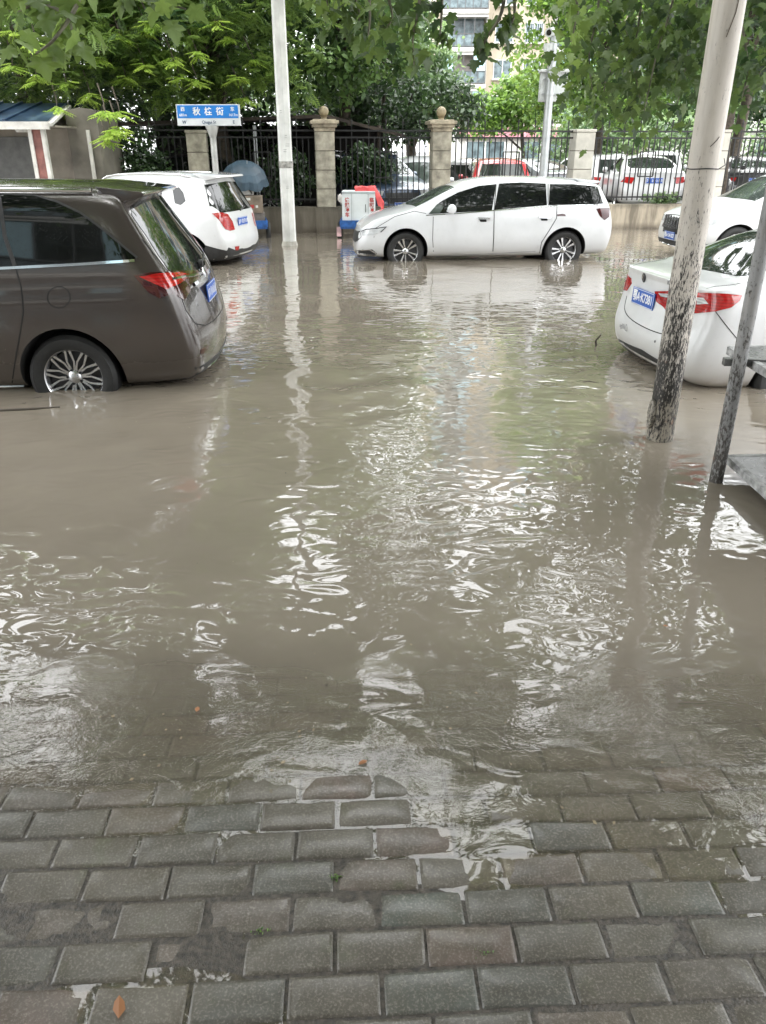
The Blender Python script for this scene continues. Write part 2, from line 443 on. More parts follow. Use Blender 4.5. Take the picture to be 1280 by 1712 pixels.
class Car:
    def __init__(s, name, label, cat, loc, rz, W, st, rear, front, levels, tumble, paint, wheels=(), wr=.33, arch_r=None, group=None, wheel_style=0, wheel_w=.215, cap_bulge=(.07, .05), roof_y=.62, sub=2, crease=.35):
        s.root = empty(name, loc, rz, label, cat, group)
        s.mtx = Matrix.Translation(loc) @ Matrix.Rotation(rz, 4, 'Z'); s.inv = s.mtx.inverted()
        hw = W / 2; rings = []
        yfr = [.90, .975, 1.0, .995, .965]
        zf = [0.0, .10, .36, .62, .86, 1.0]        # share from sill to belt (level 0 = under edge)
        uf = [.28, .58, .86, 1.0]
        for (x, ws, zb, zbelt, zr, crown, wr_, wf_) in st:
            pts = []
            w = hw * ws
            zl = [zb + (zbelt - zb) * f for f in zf]
            yl = [w * .80] + [w * f for f in yfr]
            pts.append((0, zb)); 
            for y, z in zip(yl, zl): pts.append((y, z))
            full = levels
            for f in uf:
                z = zbelt + (zr - zbelt) * f
                tt = tumble * min(1.0, (zr - zbelt) / full) * f
                pts.append((w * .965 - tt * (1.12 if f == 1.0 else 1.0), z))
            y9 = pts[-1][0]
            pts.append((y9 * roof_y, zr + crown * .75)); pts.append((0, zr + crown))
            ring = []
            for y, z in pts:
                xx = x + wr_ * interp(rear, z) + wf_ * interp(front, z)
                ring.append((xx, y, z))
            rings.append(ring)
        nr = len(rings[0]); bm = bmesh.new()
        full = []
        for ring in rings:
            row = [bm.verts.new(p) for p in ring]
            mir = [row[0]] + [bm.verts.new((p[0], -p[1], p[2])) for p in ring[1:-1]] + [row[-1]]
            full.append(row + list(reversed(mir[1:-1])))
        n = len(full[0])
        for a, b in zip(full, full[1:]):
            for j in range(n): bm.faces.new((a[j], a[(j + 1) % n], b[(j + 1) % n], b[j]))
        for ring, verts, sgn, bulge in ((rings[0], full[0], -1, cap_bulge[0]), (rings[-1], full[-1], 1, cap_bulge[1])):
            cols = []
            for fr, bl in ((1, 0), (.55, .75), (0, 1), (-.55, .75), (-1, 0)):
                col = []
                for i in range(1, nr - 1):
                    p = ring[i]
                    if fr == 1: col.append(verts[i]); continue
                    if fr == -1: col.append(verts[n - i]); continue
                    col.append(bm.verts.new((p[0] + sgn * bulge * bl, p[1] * fr, p[2] + (.75 * (rings[0 if sgn < 0 else -1][-1][2] - ring[nr - 2][2]) * (i == nr - 2) * (1 - abs(fr)) * 0))))
                cols.append(col)
            for a, b in zip(cols, cols[1:]):
                for i in range(nr - 3): bm.faces.new((a[i], a[i + 1], b[i + 1], b[i]))
            top = verts[nr - 1]; bot = verts[0]
            bm.faces.new([c[-1] for c in cols] + [top]) if True else None
            bm.faces.new([c[0] for c in cols] + [bot])
        bmesh.ops.recalc_face_normals(bm, faces=bm.faces)
        cl_ = bm.edges.layers.float.get('crease_edge') or bm.edges.layers.float.new('crease_edge')
        for ring in (full[0], full[-1]):
            for j in range(n):
                e_ = bm.edges.get((ring[j], ring[(j + 1) % n]))
                if e_: e_[cl_] = crease
        for a_, b_ in zip(full, full[1:]):
            for j in (6, n - 6):
                e_ = bm.edges.get((a_[j], b_[j]))
                if e_: e_[cl_] = crease * .6
        me = bpy.data.meshes.new('body'); bm.to_mesh(me); bm.free()
        me.materials.append(paint); me.materials.append(M['arch'])
        me.polygons.foreach_set('use_smooth', [True] * len(me.polygons))
        tmp = link('body', me); sm = tmp.modifiers.new('s', 'SUBSURF'); sm.levels = sub; sm.render_levels = sub
        bpy.context.view_layer.update(); dg = bpy.context.evaluated_depsgraph_get()
        me1 = bpy.data.meshes.new_from_object(tmp.evaluated_get(dg))
        s.bvh = BVHTree.FromPolygons([v.co.copy() for v in me1.vertices], [tuple(p.vertices) for p in me1.polygons])
        cut = []
        ar = arch_r or wr * 1.13
        if wheels and arch_r != 0:
            for wx in wheels:
                for sg in (-1, 1):
                    c = MB(); c.lathe([(0.0001, -.32), (ar, -.32), (ar, .30), (.0001, .30)], 'Y', 40, (wx, sg * hw * .98, wr))
                    co = c.build('cut', M['arch'], smooth=True); cut.append(co)
                    bo = tmp.modifiers.new('b', 'BOOLEAN'); bo.operation = 'DIFFERENCE'; bo.object = co; bo.solver = 'EXACT'
            bpy.context.view_layer.update(); dg = bpy.context.evaluated_depsgraph_get()
            me2 = bpy.data.meshes.new_from_object(tmp.evaluated_get(dg))
            for p in me2.polygons:
                c = p.center; p.material_index = 0
                for wx in wheels:
                    r = math.hypot(c.x - wx, c.z - wr)
                    if r < ar * 1.002 and abs(c.y) < hw * .985 and (abs(p.normal.y) > .9 and abs(c.y) < hw * .75 or r > ar * .985): p.material_index = 1
            me2.set_sharp_from_angle(angle=R(50))
        else: me2 = me1
        for c in cut: bpy.data.objects.remove(c)
        bpy.data.objects.remove(tmp)
        s.body = link('body', me2, s.root); s.hw = hw; s.wr = wr
        for wx in wheels:
            for sg in (-1, 1): s.wheel(wx, sg, wr, wheel_w, wheel_style)
    def wheel(s, wx, sg, wr, ww, style):
        hub = MB(); hub.lathe([(.001, -.06), (wr * .58, -.06), (wr * .58, .02), (.05, .03), (.001, .03)], 'Y', 28)
        h = hub.build('wheel', M['alloy_dark'], s.root, smooth=True, loc=(wx, sg * (s.hw - .055 - ww / 2) , wr))
        if sg < 0: h.rotation_euler = (0, 0, PI)
        rr = wr * .66
        t = MB(); w2 = ww / 2
        t.lathe([(rr, -w2 * .8), (wr * .90, -w2), (wr * .985, -w2 * .75), (wr, -w2 * .3), (wr, w2 * .3), (wr * .985, w2 * .75), (wr * .90, w2), (wr * .76, w2 * 1.02), (rr, w2 * .86), (rr * .98, w2 * .7)], 'Y', 44)
        t.build('tyre', M['tyre'], h, smooth=True)
        r = MB(); y0 = w2 * .80
        r.lathe([(rr * .92, -w2 * .6), (rr * .93, y0 * .6), (rr * .97, y0), (rr * 1.005, y0 + .006), (rr * 1.01, y0 - .004)], 'Y', 44)
        r.lathe([(.0001, y0 - .006), (.03, y0 - .008), (.052, y0 - .025), (.055, y0 - .05)], 'Y', 20)
        for k_ in range(10):
            n_ = 10
            a = 2 * PI * k_ / n_ + .2 + (0 if style == 0 else (.09 if k_ % 2 else -.09))
            for off in ((-.012, .012) if style == 0 else (0,)):
                def pt(rad, lat, y): return (math.cos(a) * rad - math.sin(a) * lat, y, math.sin(a) * rad + math.cos(a) * lat)
                if style == 0:
                    lats = [(.045, off * .8), (rr * .55, off * 2.3), (rr * .95, off * 1.35)]; wds = [.009, .007, .010]
                else:
                    lats = [(.045, 0), (rr * .6, 0), (rr * .95, 0)]; wds = [.010, .012, .018]
                vs = []
                for (rd, la), wd in zip(lats, wds):
                    yy = y0 - .018 - .02 * (1 - rd / rr)
                    vs += [pt(rd, la - wd, yy), pt(rd, la + wd, yy), pt(rd, la + wd * .9, yy - .03), pt(rd, la - wd * .9, yy - .03)]
                fs = []
                for q in range(2):
                    b0 = q * 4
                    for e in range(4): fs.append((b0 + e, b0 + (e + 1) % 4, b0 + 4 + (e + 1) % 4, b0 + 4 + e))
                r.add(vs, fs, 0)
        for k_ in range(5):
            a = 2 * PI * k_ / 5; r.lathe([(.001, y0 - .02), (.010, y0 - .02), (.012, y0 - .05)], 'Y', 8, (math.cos(a) * .057, 0, math.sin(a) * .057), 1)
        r.build('rim', [M['alloy'], M['alloy_dark']], h, smooth=True)
    # ---- ray providers (local space)
    def pix(s, u, v):
        return s.inv @ Vector((0, 0, CAM_H)), (s.inv.to_3x3() @ ray(u, v)).normalized()
    def side(s, sg):
        return lambda u, v: (Vector((u, sg * 3.0, v)), Vector((0, -sg, 0)))
    def rearv(s, u, v): return Vector((-6, u, v)), Vector((1, 0, 0))
    def frontv(s, u, v): return Vector((9, u, v)), Vector((-1, 0, 0))
    def topv(s, u, v): return Vector((u, v, 4)), Vector((0, 0, -1))
    def hit(s, fn, u, v, off):
        o, d = fn(u, v); h = s.bvh.ray_cast(o, d)
        if h[0] is None:
            # nearest to the ray
            best = None
            for t in np.linspace(1, 12, 60):
                q = s.bvh.find_nearest(o + d * t)
                if best is None or q[3] < best[3]: best = q
            h = best
        n = h[1] if h[1].dot(d) < 0 else -h[1]
        return h[0] + n * off, n
    def patch(s, name, poly, mat, fn, step=.05, off=.004, smooth_n=0, parent=None, mirror=False, label=None, flip=False, rim=.0):
        if smooth_n: poly = catmull(poly, smooth_n, True)
        # densify outline
        out = []
        N = len(poly)
        for i in range(N):
            a, b = Vector(poly[i][:2]), Vector(poly[(i + 1) % N][:2]); k = max(1, int((b - a).length / step))
            for j in range(k): out.append(a.lerp(b, j / k))
        nb = len(out); P2 = [(p.x, p.y) for p in out]
        xs = [p[0] for p in P2]; ys = [p[1] for p in P2]
        x = min(xs) + step * .6; pts = list(out)
        while x < max(xs):
            y = min(ys) + step * .6
            while y < max(ys):
                if pip(x, y, P2) and min((x - a) ** 2 + (y - b) ** 2 for a, b in P2) > (step * .45) ** 2: pts.append(Vector((x, y)))
                y += step
            x += step
        r = delaunay_2d_cdt(pts, [], [list(range(nb))], 1, 1e-5)
        vs2, fs = r[0], r[2]; vs = []; nrm = []
        for p in vs2:
            q, n = s.hit(fn, p.x, p.y, off); vs.append(q); nrm.append(n)
        # skirt
        ec = {}
        for f in fs:
            for i in range(len(f)):
                e = tuple(sorted((f[i], f[(i + 1) % len(f)]))); ec[e] = ec.get(e, 0) + 1
        fs = [tuple(f) for f in fs]; mapv = {}
        for (a, b), c in ec.items():
            if c == 1:
                for q in (a, b):
                    if q not in mapv: mapv[q] = len(vs); vs.append(vs[q] - nrm[q] * (off + .004))
                fs.append((a, b, mapv[b], mapv[a]))
        outs = []
        for mir in ((False, True) if mirror else (False,)):
            vv = [Vector((q.x, -q.y, q.z)) if mir else q for q in vs]
            mb = MB(); mb.add(vv, fs)
            o = mb.build(name, mat, parent or s.root, smooth=True)
            if label and not mir: o['label'] = label
            outs.append(o)
        return outs[0]
    def line(s, name, pts, w, mat, fn, off=.002, step=.03, smooth_n=0, parent=None, mirror=False, closed=False):
        if smooth_n: pts = catmull(pts, smooth_n, closed)
        if closed: pts = list(pts) + [pts[0]]
        q = []
        for a, b in zip(pts, pts[1:]):
            a, b = Vector(a[:2]), Vector(b[:2]); k = max(1, int((b - a).length / step))
            for j in range(k): q.append(a.lerp(b, j / k))
        q.append(Vector(pts[-1][:2]))
        H = []
        for p in q:
            o_, d_ = fn(p.x, p.y)
            if s.bvh.ray_cast(o_, d_)[0] is not None: H.append(s.hit(fn, p.x, p.y, off))
        if len(H) < 2: return
        H = [H[0]] + [b_ for a_, b_ in zip(H, H[1:]) if .001 < (b_[0] - a_[0]).length < .35 and b_[1].dot(a_[1]) > -.2]
        vs, fs = [], []
        for i, (p, n) in enumerate(H):
            t = (H[min(i + 1, len(H) - 1)][0] - H[max(i - 1, 0)][0]); t = t.normalized() if t.length > 1e-6 else Vector((1, 0, 0))
            b = n.cross(t).normalized() * w / 2
            vs += [p - b - n * (off + .001), p - b, p + b, p + b - n * (off + .001)]
            if i:
                k = 4 * i
                for e in range(3): fs.append((k - 4 + e, k - 3 + e, k + 1 + e, k + e))
        for mir in ((False, True) if mirror else (False,)):
            mb = MB(); mb.add([Vector((v.x, -v.y, v.z)) if mir else v for v in vs], fs)
            mb.build(name, mat, parent or s.root, smooth=False)
    def plate(s, fn, u, v, text, wid=.44, hei=.14, blue=True, up=None, sz=.105):
        p, n = s.hit(fn, u, v, .012)
        n = Vector((n.x, n.y * .3, n.z * .25)).normalized()
        right = Vector((0, 0, 1)).cross(n).normalized(); upv = n.cross(right)
        m = frame(p, right, upv)
        mb = MB(); mb.box((0, 0, 0), (wid, hei, .012)); mb.v = [tuple(m @ Vector(q)) for q in mb.v]
        pl = mb.build('number_plate', M['plate_blue'], s.root, bevel=.003)
        fr = MB()
        for c, z in (((0, hei / 2 - .006, .0072), (wid - .02, .004, .001)), ((0, -hei / 2 + .006, .0072), (wid - .02, .004, .001)), ((wid / 2 - .008, 0, .0072), (.004, hei - .016, .001)), ((-wid / 2 + .008, 0, .0072), (.004, hei - .016, .001))):
            fr.box(c, z)
        fr.v = [tuple(m @ Vector(q)) for q in fr.v]; fr.build('border', M['white_ink'], pl)
        if text: text_obj('characters', text, sz, M['white_ink'], pl, m @ Matrix.Translation((0, 0, .0075)), .0008, sx=.82, bold=.002)
        else:
            c = MB()
            for i in range(7):
                x = -wid * .40 + wid * .8 * i / 6 + (.012 if i > 1 else -.006); h = hei * random.uniform(.45, .6)
                c.box((x - .012, 0, .0075), (.009, h, .001)); c.box((x + .01, random.uniform(-.01, .01), .0075), (.009, h * .7, .001)); c.box((x, random.choice((-1, 1)) * h * .4, .0076), (.03, .009, .001))
            c.v = [tuple(m @ Vector(q)) for q in c.v]; c.build('characters', M['white_ink'], pl)
        return pl
    def blob(s, name, fn, u, v, prof, mat, seg=14, off=0, flat=(1, 1, 1), parent=None):
        """lathe standing on the body surface"""
        p, n = s.hit(fn, u, v, off); mb = MB(); mb.lathe(prof, 'Z', seg)
        m = Matrix.Translation(p) @ n.to_track_quat('Z', 'Y').to_matrix().to_4x4()
        mb.v = [tuple(m @ Vector((q[0] * flat[0], q[1] * flat[1], q[2]))) for q in mb.v]
        return mb.build(name, mat, parent or s.root, smooth=True)

# ================================================================== CARS
WHITE = paint_mat('paint_white', (.60, .605, .615), rough=.4, dirt_amt=.85, dirt_z=.10)
WHITE2 = paint_mat('paint_pearl', (.58, .59, .61), metal=.05, rough=.35, dirt_amt=.7, dirt_z=.08)
BROWN = paint_mat('paint_brown', (.056, .046, .042), metal=.25, rough=.22, dirt=(.10, .085, .065), dirt_amt=.5)
RED = paint_mat('paint_red', (.42, .02, .025), rough=.3, dirt_amt=.1)
BLACK = paint_mat('paint_black', (.012, .012, .014), rough=.3, dirt_amt=.2)
SILVER = paint_mat('paint_silver', (.40, .42, .45), metal=.7, rough=.3, dirt_amt=.2)
NAVY = paint_mat('paint_navy', (.03, .05, .09), metal=.3, rough=.3, dirt_amt=.2)
GREY = paint_mat('paint_grey', (.30, .31, .32), metal=.4, rough=.35, dirt_amt=.2)

# ---- brown people carrier, left
bc = Car('minivan', 'brown minivan with tinted windows and red tail lamps, hub deep in floodwater at the left', 'minivan',
         (-2.51, 6.88, -.235), R(183.2), 1.88,
         [(-1.02, .86, .30, 1.14, 1.66, .03, 1, 0), (-.985, .955, .27, 1.14, 1.69, .05, .96, 0), (-.84, .992, .25, 1.14, 1.70, .06, .80, 0), (-.50, 1, .23, 1.13, 1.71, .07, .36, 0),
          (0, 1, .22, 1.12, 1.71, .07, 0, 0), (.9, 1, .22, 1.10, 1.72, .075, 0, 0), (1.7, 1, .22, 1.08, 1.71, .07, 0, 0), (2.25, 1, .22, 1.06, 1.63, .06, 0, 0),
          (2.8, .99, .22, 1.03, 1.36, .05, 0, 0), (3.25, .97, .22, 1.0, 1.08, .05, 0, 0), (3.7, .95, .22, .92, .96, .05, 0, 0), (4.0, .88, .24, .82, .84, .03, 0, 1), (4.08, .76, .27, .78, .79, .02, 0, 1)],
         [(.25, .07), (.42, 0), (.64, .0), (.70, .05), (.95, .09), (1.1, .16), (1.66, .50), (1.8, .53)], [(.25, 0), (.5, .03), (.8, -.06)], .58, .20, BROWN, wheels=(0, 3.08), wr=.345, arch_r=.405)
px = bc.pix
bc.patch('side_window', [(-200, 322), (0, 325), (58, 327), (95, 337), (135, 356), (175, 386), (205, 411), (227, 430), (222, 436), (120, 441), (0, 447), (-200, 458)], M['glass'], px, step=9, mirror=True)
bc.line('window_seal', [(-200, 322), (0, 325), (58, 327), (95, 337), (135, 356), (175, 386), (205, 411), (229, 431)], .016, M['plastic'], px, off=.006, step=9, mirror=True)
bc.line('window_divider', [(-2, 326), (8, 395), (25, 445)], .03, M['plastic'], px, off=.006, step=9)
bc.line('chrome_strip', [(-200, 461), (0, 449), (120, 443), (225, 436)], .020, M['chrome'], px, off=.009, step=9, mirror=True)
bc.line('door_gap', [(25, 445), (35, 480), (39, 520), (33, 560), (24, 610), (20, 640)], .009, M['seam'], px, step=9)
bc.line('fuel_flap', [(98 + 19 * math.cos(a), 497 + 18 * math.sin(a)) for a in np.linspace(0, 2 * PI, 20)[:-1]], .006, M['seam'], px, step=5, closed=True)
bc.patch('tail_lamp', [(224, 461), (250, 456), (300, 453), (330, 452), (330, 466), (318, 476), (290, 490), (266, 499), (246, 487)], M['dark_lamp'], px, step=7, off=.006, label='dark red wraparound tail lamp')
bc.patch('lamp_lens', [(233, 463), (262, 458), (300, 456), (318, 460), (300, 474), (278, 484), (266, 478), (250, 471)], M['red_lamp'], px, step=6, off=.011)
bc.line('chrome_bar', [(286, 467), (308, 463), (330, 459), (346, 452)], .018, M['chrome'], px, off=.014, step=6)
bc.patch('tail_lamp', [(.52, 1.05), (.86, 1.08), (.90, 1.0), (.80, .93), (.60, .97)], M['dark_lamp'], bc.rearv, off=.006)
bc.patch('rear_window', [(-.62, 1.60), (0, 1.63), (.62, 1.60), (.72, 1.40), (.77, 1.2), (.70, 1.12), (0, 1.05), (-.70, 1.12), (-.77, 1.2), (-.72, 1.40)], M['glass'], bc.rearv, step=.08, smooth_n=3)
bc.line('chrome_bar', [(-.45, .995), (0, 1.01), (.45, .995)], .03, M['chrome'], bc.rearv, off=.014)
bc.plate(bc.rearv, 0, .88, None)
bc.line('tailgate_gap', [(-.78, 1.38), (-.80, 1.15), (-.76, .74), (0, .67), (.76, .74), (.80, 1.15), (.78, 1.38)], .008, M['seam'], bc.rearv, smooth_n=3)
bc.patch('lower_bumper', [(-.80, .40), (0, .37), (.80, .40), (.76, .29), (-.76, .29)], M['plastic'], bc.rearv, off=.006, step=.06)
bc.line('bumper_chrome', [(-.55, .33), (0, .31), (.55, .33)], .025, M['chrome'], bc.rearv, off=.008)
bc.patch('reflector', [(.60, .50), (.78, .50), (.78, .54), (.60, .54)], M['dark_lamp'], bc.rearv, mirror=True)
bc.line('chrome_strip', [(.45, .25), (1.6, .245), (2.6, .25)], .03, M['chrome'], bc.side(1), off=.01, mirror=True)
mb = MB(); mb.prism([(-.36, 1.742), (-.70, 1.705), (-.73, 1.69), (-.70, 1.665), (-.50, 1.62)], -.66, .66, fn=lambda v: Vector((v.x + abs(v.z) ** 2 * .10, v.z, v.y)))
mb.build('spoiler', BROWN, bc.root, smooth=True, bevel=.012)
mb = MB(); mb.tube([bc.hit(bc.topv, x, .66, .022)[0] for x in np.linspace(-.3, 1.9, 12)], .016, 8); mb.build('roof_rail', M['chrome'], bc.root, smooth=True)
mb = MB(); mb.tube([bc.hit(bc.topv, x, -.66, .022)[0] for x in np.linspace(-.3, 1.9, 12)], .016, 8); mb.build('roof_rail', M['chrome'], bc.root, smooth=True)
mb = MB(); p0 = bc.hit(bc.rearv, 0, 1.10, .01)[0]; p1 = bc.hit(bc.rearv, -.36, 1.13, .02)[0]; mb.tube([p0, p0.lerp(p1, .5) + Vector((-.02, 0, .0)), p1], [.02, .01, .008], 8); mb.lathe([(.001, 0), (.03, 0), (.035, .03), (.001, .03)], 'X', 12, p0 - Vector((.03, 0, 0)))
mb.build('rear_wiper', M['plastic'], bc.root, smooth=True)
bc.patch('windscreen', [(2.35, -.62), (2.35, .62), (2.75, .70), (3.2, .72), (3.28, 0), (3.2, -.72), (2.75, -.70)], M['glass_light'], bc.topv, step=.1)
# shield badge on the tailgate
bc.blob('badge', bc.rearv, 0, 1.03, [(.001, .006), (.045, .006), (.05, .002), (.052, 0)], M['chrome'], off=.015)

# ---- white people carrier, middle distance
wc = Car('minivan', 'white minivan with black side glass parked side-on across the flooded street', 'minivan',
         (3.115, 15.08, -.16), R(184.5), 1.80,
         [(-.86, .86, .26, 1.07, 1.36, .03, 1, 0), (-.82, .96, .24, 1.07, 1.375, .045, .95, 0), (-.64, .99, .22, 1.07, 1.39, .05, .75, 0), (-.32, 1, .21, 1.06, 1.415, .055, .35, 0),
          (.2, 1, .20, 1.05, 1.44, .06, 0, 0), (.9, 1, .20, 1.02, 1.455, .06, 0, 0), (1.45, 1, .20, 1.0, 1.44, .06, 0, 0), (1.9, 1, .20, .98, 1.36, .05, 0, 0), (2.3, 1, .20, .955, 1.18, .045, 0, 0),
          (2.68, .99, .20, .93, .99, .045, 0, 0), (3.05, .975, .20, .87, .915, .045, 0, 0), (3.36, .95, .20, .80, .835, .04, 0, 0), (3.54, .88, .21, .72, .745, .03, 0, 1), (3.61, .76, .23, .68, .695, .02, 0, 1)],
         [(.25, .06), (.5, 0), (.85, .03), (1.08, .12), (1.42, .30), (1.6, .33)], [(.2, 0), (.45, .03), (.7, -.06)], .47, .20, WHITE2, wheels=(0, 2.796), wr=.325, arch_r=.385, wheel_style=1)
px = wc.pix
wc.patch('side_window', [(716, 358), (735, 338), (765, 322), (800, 311), (829, 308), (822, 352), (770, 355)], M['glass'], px, step=6, mirror=True)
wc.patch('side_window', [(834, 307), (870, 305), (912, 307), (914, 343), (826, 351)], M['glass'], px, step=6, mirror=True)
wc.patch('side_window', [(919, 308), (960, 308), (998, 312), (1003, 326), (1008, 341), (960, 342), (917, 343)], M['glass'], px, step=6, mirror=True)
wc.patch('quarter_light', [(716, 358), (731, 341), (742, 345), (735, 357)], M['glass_light'], px, step=5, off=.008)
wc.line('door_gap', [(724, 362), (723, 400), (725, 431)], .010, M['seam'], px, step=8)
wc.line('door_gap', [(829, 308), (826, 350), (825, 400), (823, 430)], .010, M['seam'], px, step=8, off=.007)
wc.line('door_gap', [(916, 307), (916, 342), (931, 344), (930, 365), (918, 385), (905, 405), (900, 432)], .009, M['seam'], px, step=8, off=.007)
wc.line('hood_gap', [(625, 383), (660, 362), (692, 353), (712, 357)], .008, M['seam'], px, step=8)
wc.line('window_trim', [(712, 360), (765, 357), (825, 352), (917, 345), (1009, 342)], .012, M['chrome'], px, off=.006, step=8)
for a in ((801, 365), (903, 363)):
    wc.patch('door_handle_recess', [(a[0] - 2, a[1] - 1), (a[0] + 12, a[1] - 1), (a[0] + 12, a[1] + 6), (a[0] + 2, a[1] + 6)], M['seam'], px, step=5, off=.003)
    wc.line('door_handle', [(a[0] - 2, a[1]), (a[0] + 18, a[1] + .5)], .032, M['chrome'], px, off=.028, step=4)
wc.line('fender_badge', [(707, 387), (718, 387)], .03, M['chrome'], px, off=.008)
wc.patch('tail_lamp', [(996, 349), (1012, 347), (1022, 347), (1022, 360), (1010, 368), (1003, 362)], M['dark_lamp'], px, step=4, off=.008)
wc.patch('head_lamp', [(604, 387), (612, 383), (628, 382), (646, 379), (636, 388), (620, 394), (606, 394)], M['clear_lamp'], px, step=4, off=.006)
wc.line('lamp_brow', [(604, 387), (612, 383.5), (628, 382), (646, 379), (636, 388)], .014, M['plastic'], px, off=.010, step=4)
wc.patch('grille', [(592, 388), (602, 386), (604, 396), (597, 404), (592, 402)], M['plastic'], px, step=4, off=.004)
wc.patch('fog_lamp', [(593, 419), (606, 417), (622, 417), (630, 424), (626, 428), (604, 428), (594, 425)], M['plastic'], px, step=4, off=.005)
wc.line('fog_chrome', [(594, 421), (603, 425), (628, 426), (628, 423), (618, 417), (603, 418)], .014, M['chrome'], px, off=.012, step=4)
wc.patch('grille', [(-.55, .62), (.55, .62), (.5, .45), (-.5, .45)], M['plastic'], wc.frontv, off=.004)
wc.patch('windscreen', [(1.95, -.60), (2.0, 0), (1.95, .60), (2.3, .68), (2.62, .72), (2.72, 0), (2.62, -.72), (2.3, -.68)], M['glass_light'], wc.topv, step=.08)
wc.patch('rear_window', [(-.58, 1.36), (.58, 1.36), (.66, 1.12), (-.66, 1.12)], M['glass'], wc.rearv)
mb = MB(); mb.prism([(-.20, 1.468), (-.60, 1.440), (-.64, 1.42), (-.58, 1.395), (-.3, 1.38)], -.62, .62, fn=lambda v: Vector((v.x + v.z ** 2 * .08, v.z, v.y)))
mb.build('spoiler', WHITE2, wc.root, smooth=True, bevel=.01)
p0 = wc.hit(px, 748, 352, .0)[0]
mb = MB(); mb.lathe([(.001, -.09), (.05, -.075), (.075, -.02), (.078, .03), (.06, .06), (.001, .07)], 'Y', 16, p0 + Vector((-.05, .13, .03)))
mb.bar(p0 + Vector((0, -.01, -.01)), p0 + Vector((-.04, .10, 0)), .04, .03, 0)
mb.v = [(v[0], v[1], v[2]) for v in mb.v]; mb.build('wing_mirror', WHITE2, wc.root, smooth=True)
mb = MB(); mb.lathe([(.001, -.09), (.05, -.075), (.075, -.02), (.078, .03), (.06, .06), (.001, .07)], 'Y', 16, Vector((p0.x - .05, -p0.y - .13, p0.z + .03)))
mb.build('wing_mirror', WHITE2, wc.root, smooth=True)
wc.line('sill_line', [(728, 428), (820, 424), (895, 420)], .006, M['sticker'], px, off=.003, step=10)

# ---- white saloon, right foreground
kc = Car('sedan', 'white sedan with blue number plate A K7381, tail toward us behind the big peeling pole', 'sedan',
         (3.21, 6.92, -.245), R(8), 1.74,
         [(-.90, .86, .30, .97, 1.015, .015, 1, 0), (-.865, .955, .26, .975, 1.03, .018, .96, 0), (-.74, .99, .215, .98, 1.045, .02, .7, 0), (-.46, 1, .20, .975, 1.06, .03, .15, 0),
          (-.1, 1, .21, .97, 1.20, .04, 0, 0), (.3, 1, .20, .96, 1.37, .05, 0, 0), (.9, 1, .20, .95, 1.40, .06, 0, 0), (1.35, 1, .20, .93, 1.34, .05, 0, 0), (1.8, 1, .20, .91, 1.12, .045, 0, 0),
          (2.15, .985, .20, .89, .94, .045, 0, 0), (2.7, .95, .20, .82, .85, .04, 0, 0), (3.15, .87, .21, .70, .72, .03, 0, 1), (3.27, .72, .23, .66, .67, .02, 0, 1)],
         [(.27, .06), (.42, 0), (.60, .0), (.67, .06), (.95, .10), (1.06, .07)], [(.2, 0), (.45, .03), (.7, -.06)], .42, .22, WHITE, wheels=(0, 2.57), wr=.31, arch_r=.355, wheel_style=1, crease=.62, cap_bulge=(.05, .05))
px = kc.pix
kc.patch('tail_lamp', [(1095, 487), (1130, 486), (1175, 489), (1210, 491), (1240, 494), (1236, 503), (1222, 514), (1195, 521), (1165, 524), (1118, 524), (1108, 512), (1098, 505)], M['red_lamp'], px, step=6, off=.006, label='large red tail lamp wrapping round the corner')
kc.patch('reversing_lens', [(1102, 490), (1122, 492), (1123, 498), (1106, 496)], M['clear_lamp'], px, step=4, off=.010)
kc.patch('reversing_lens', [(1166, 497), (1177, 498), (1185, 508), (1166, 509)], M['clear_lamp'], px, step=4, off=.010)
kc.patch('tail_lamp', [(.84, .93), (.80, .94), (.62, .92), (.58, .88), (.66, .80), (.80, .79), (.86, .82)], M['red_lamp'], kc.rearv, step=.03, off=.006)
kc.patch('reversing_lens', [(.84, .92), (.74, .925), (.74, .885), (.84, .87)], M['clear_lamp'], kc.rearv, step=.03, off=.010)
kc.plate(px, 1077, 499, '鄂A·K7381')
kc.blob('badge', px, 1077, 464, [(.001, .006), (.036, .006), (.040, .004), (.042, 0)], M['plastic'], off=.004)
p0, n0 = kc.hit(px, 1077, 464, .012); n0 = Vector((n0.x, n0.y, 0)).normalized(); r0 = Vector((0, 0, 1)).cross(n0)
text_obj('badge_letters', 'K', .06, M['chrome'], kc.root, frame(p0, r0, n0.cross(r0)), .001, bold=.002)
p0, n0 = kc.hit(px, 1120, 473, .006); n0 = Vector((n0.x, n0.y, 0)).normalized(); r0 = Vector((0, 0, 1)).cross(n0)
text_obj('model_letters', 'K2', .05, M['sticker'], kc.root, frame(p0, r0, n0.cross(r0)), .001, sx=1.3)
p0, n0 = kc.hit(px, 1046, 548, .010); n0 = Vector((n0.x, n0.y, 0)).normalized(); r0 = Vector((0, 0, 1)).cross(n0); ms = frame(p0, r0, n0.cross(r0))
text_obj('bumper_sticker', 'ugTH', .062, M['sticker'], kc.root, ms, .0006, align='RIGHT')
hb = MB()
for a, b in (((.012, -.02), (.012, .012)), ((.012, .012), (.036, .04)), ((.036, .04), (.06, .012)), ((.06, .012), (.06, -.02)), ((.06, -.02), (.012, -.02))): hb.bar((*a, 0), (*b, 0), .005, .001)
hb.v = [tuple(ms @ Vector(q)) for q in hb.v]; hb.build('bumper_sticker', M['sticker'], kc.root)
kc.line('boot_gap', [(.62, .76), (.56, .655), (.36, .605), (0, .59), (-.30, .60), (-.46, .63), (-.50, .70)], .008, M['seam'], kc.rearv, smooth_n=4)
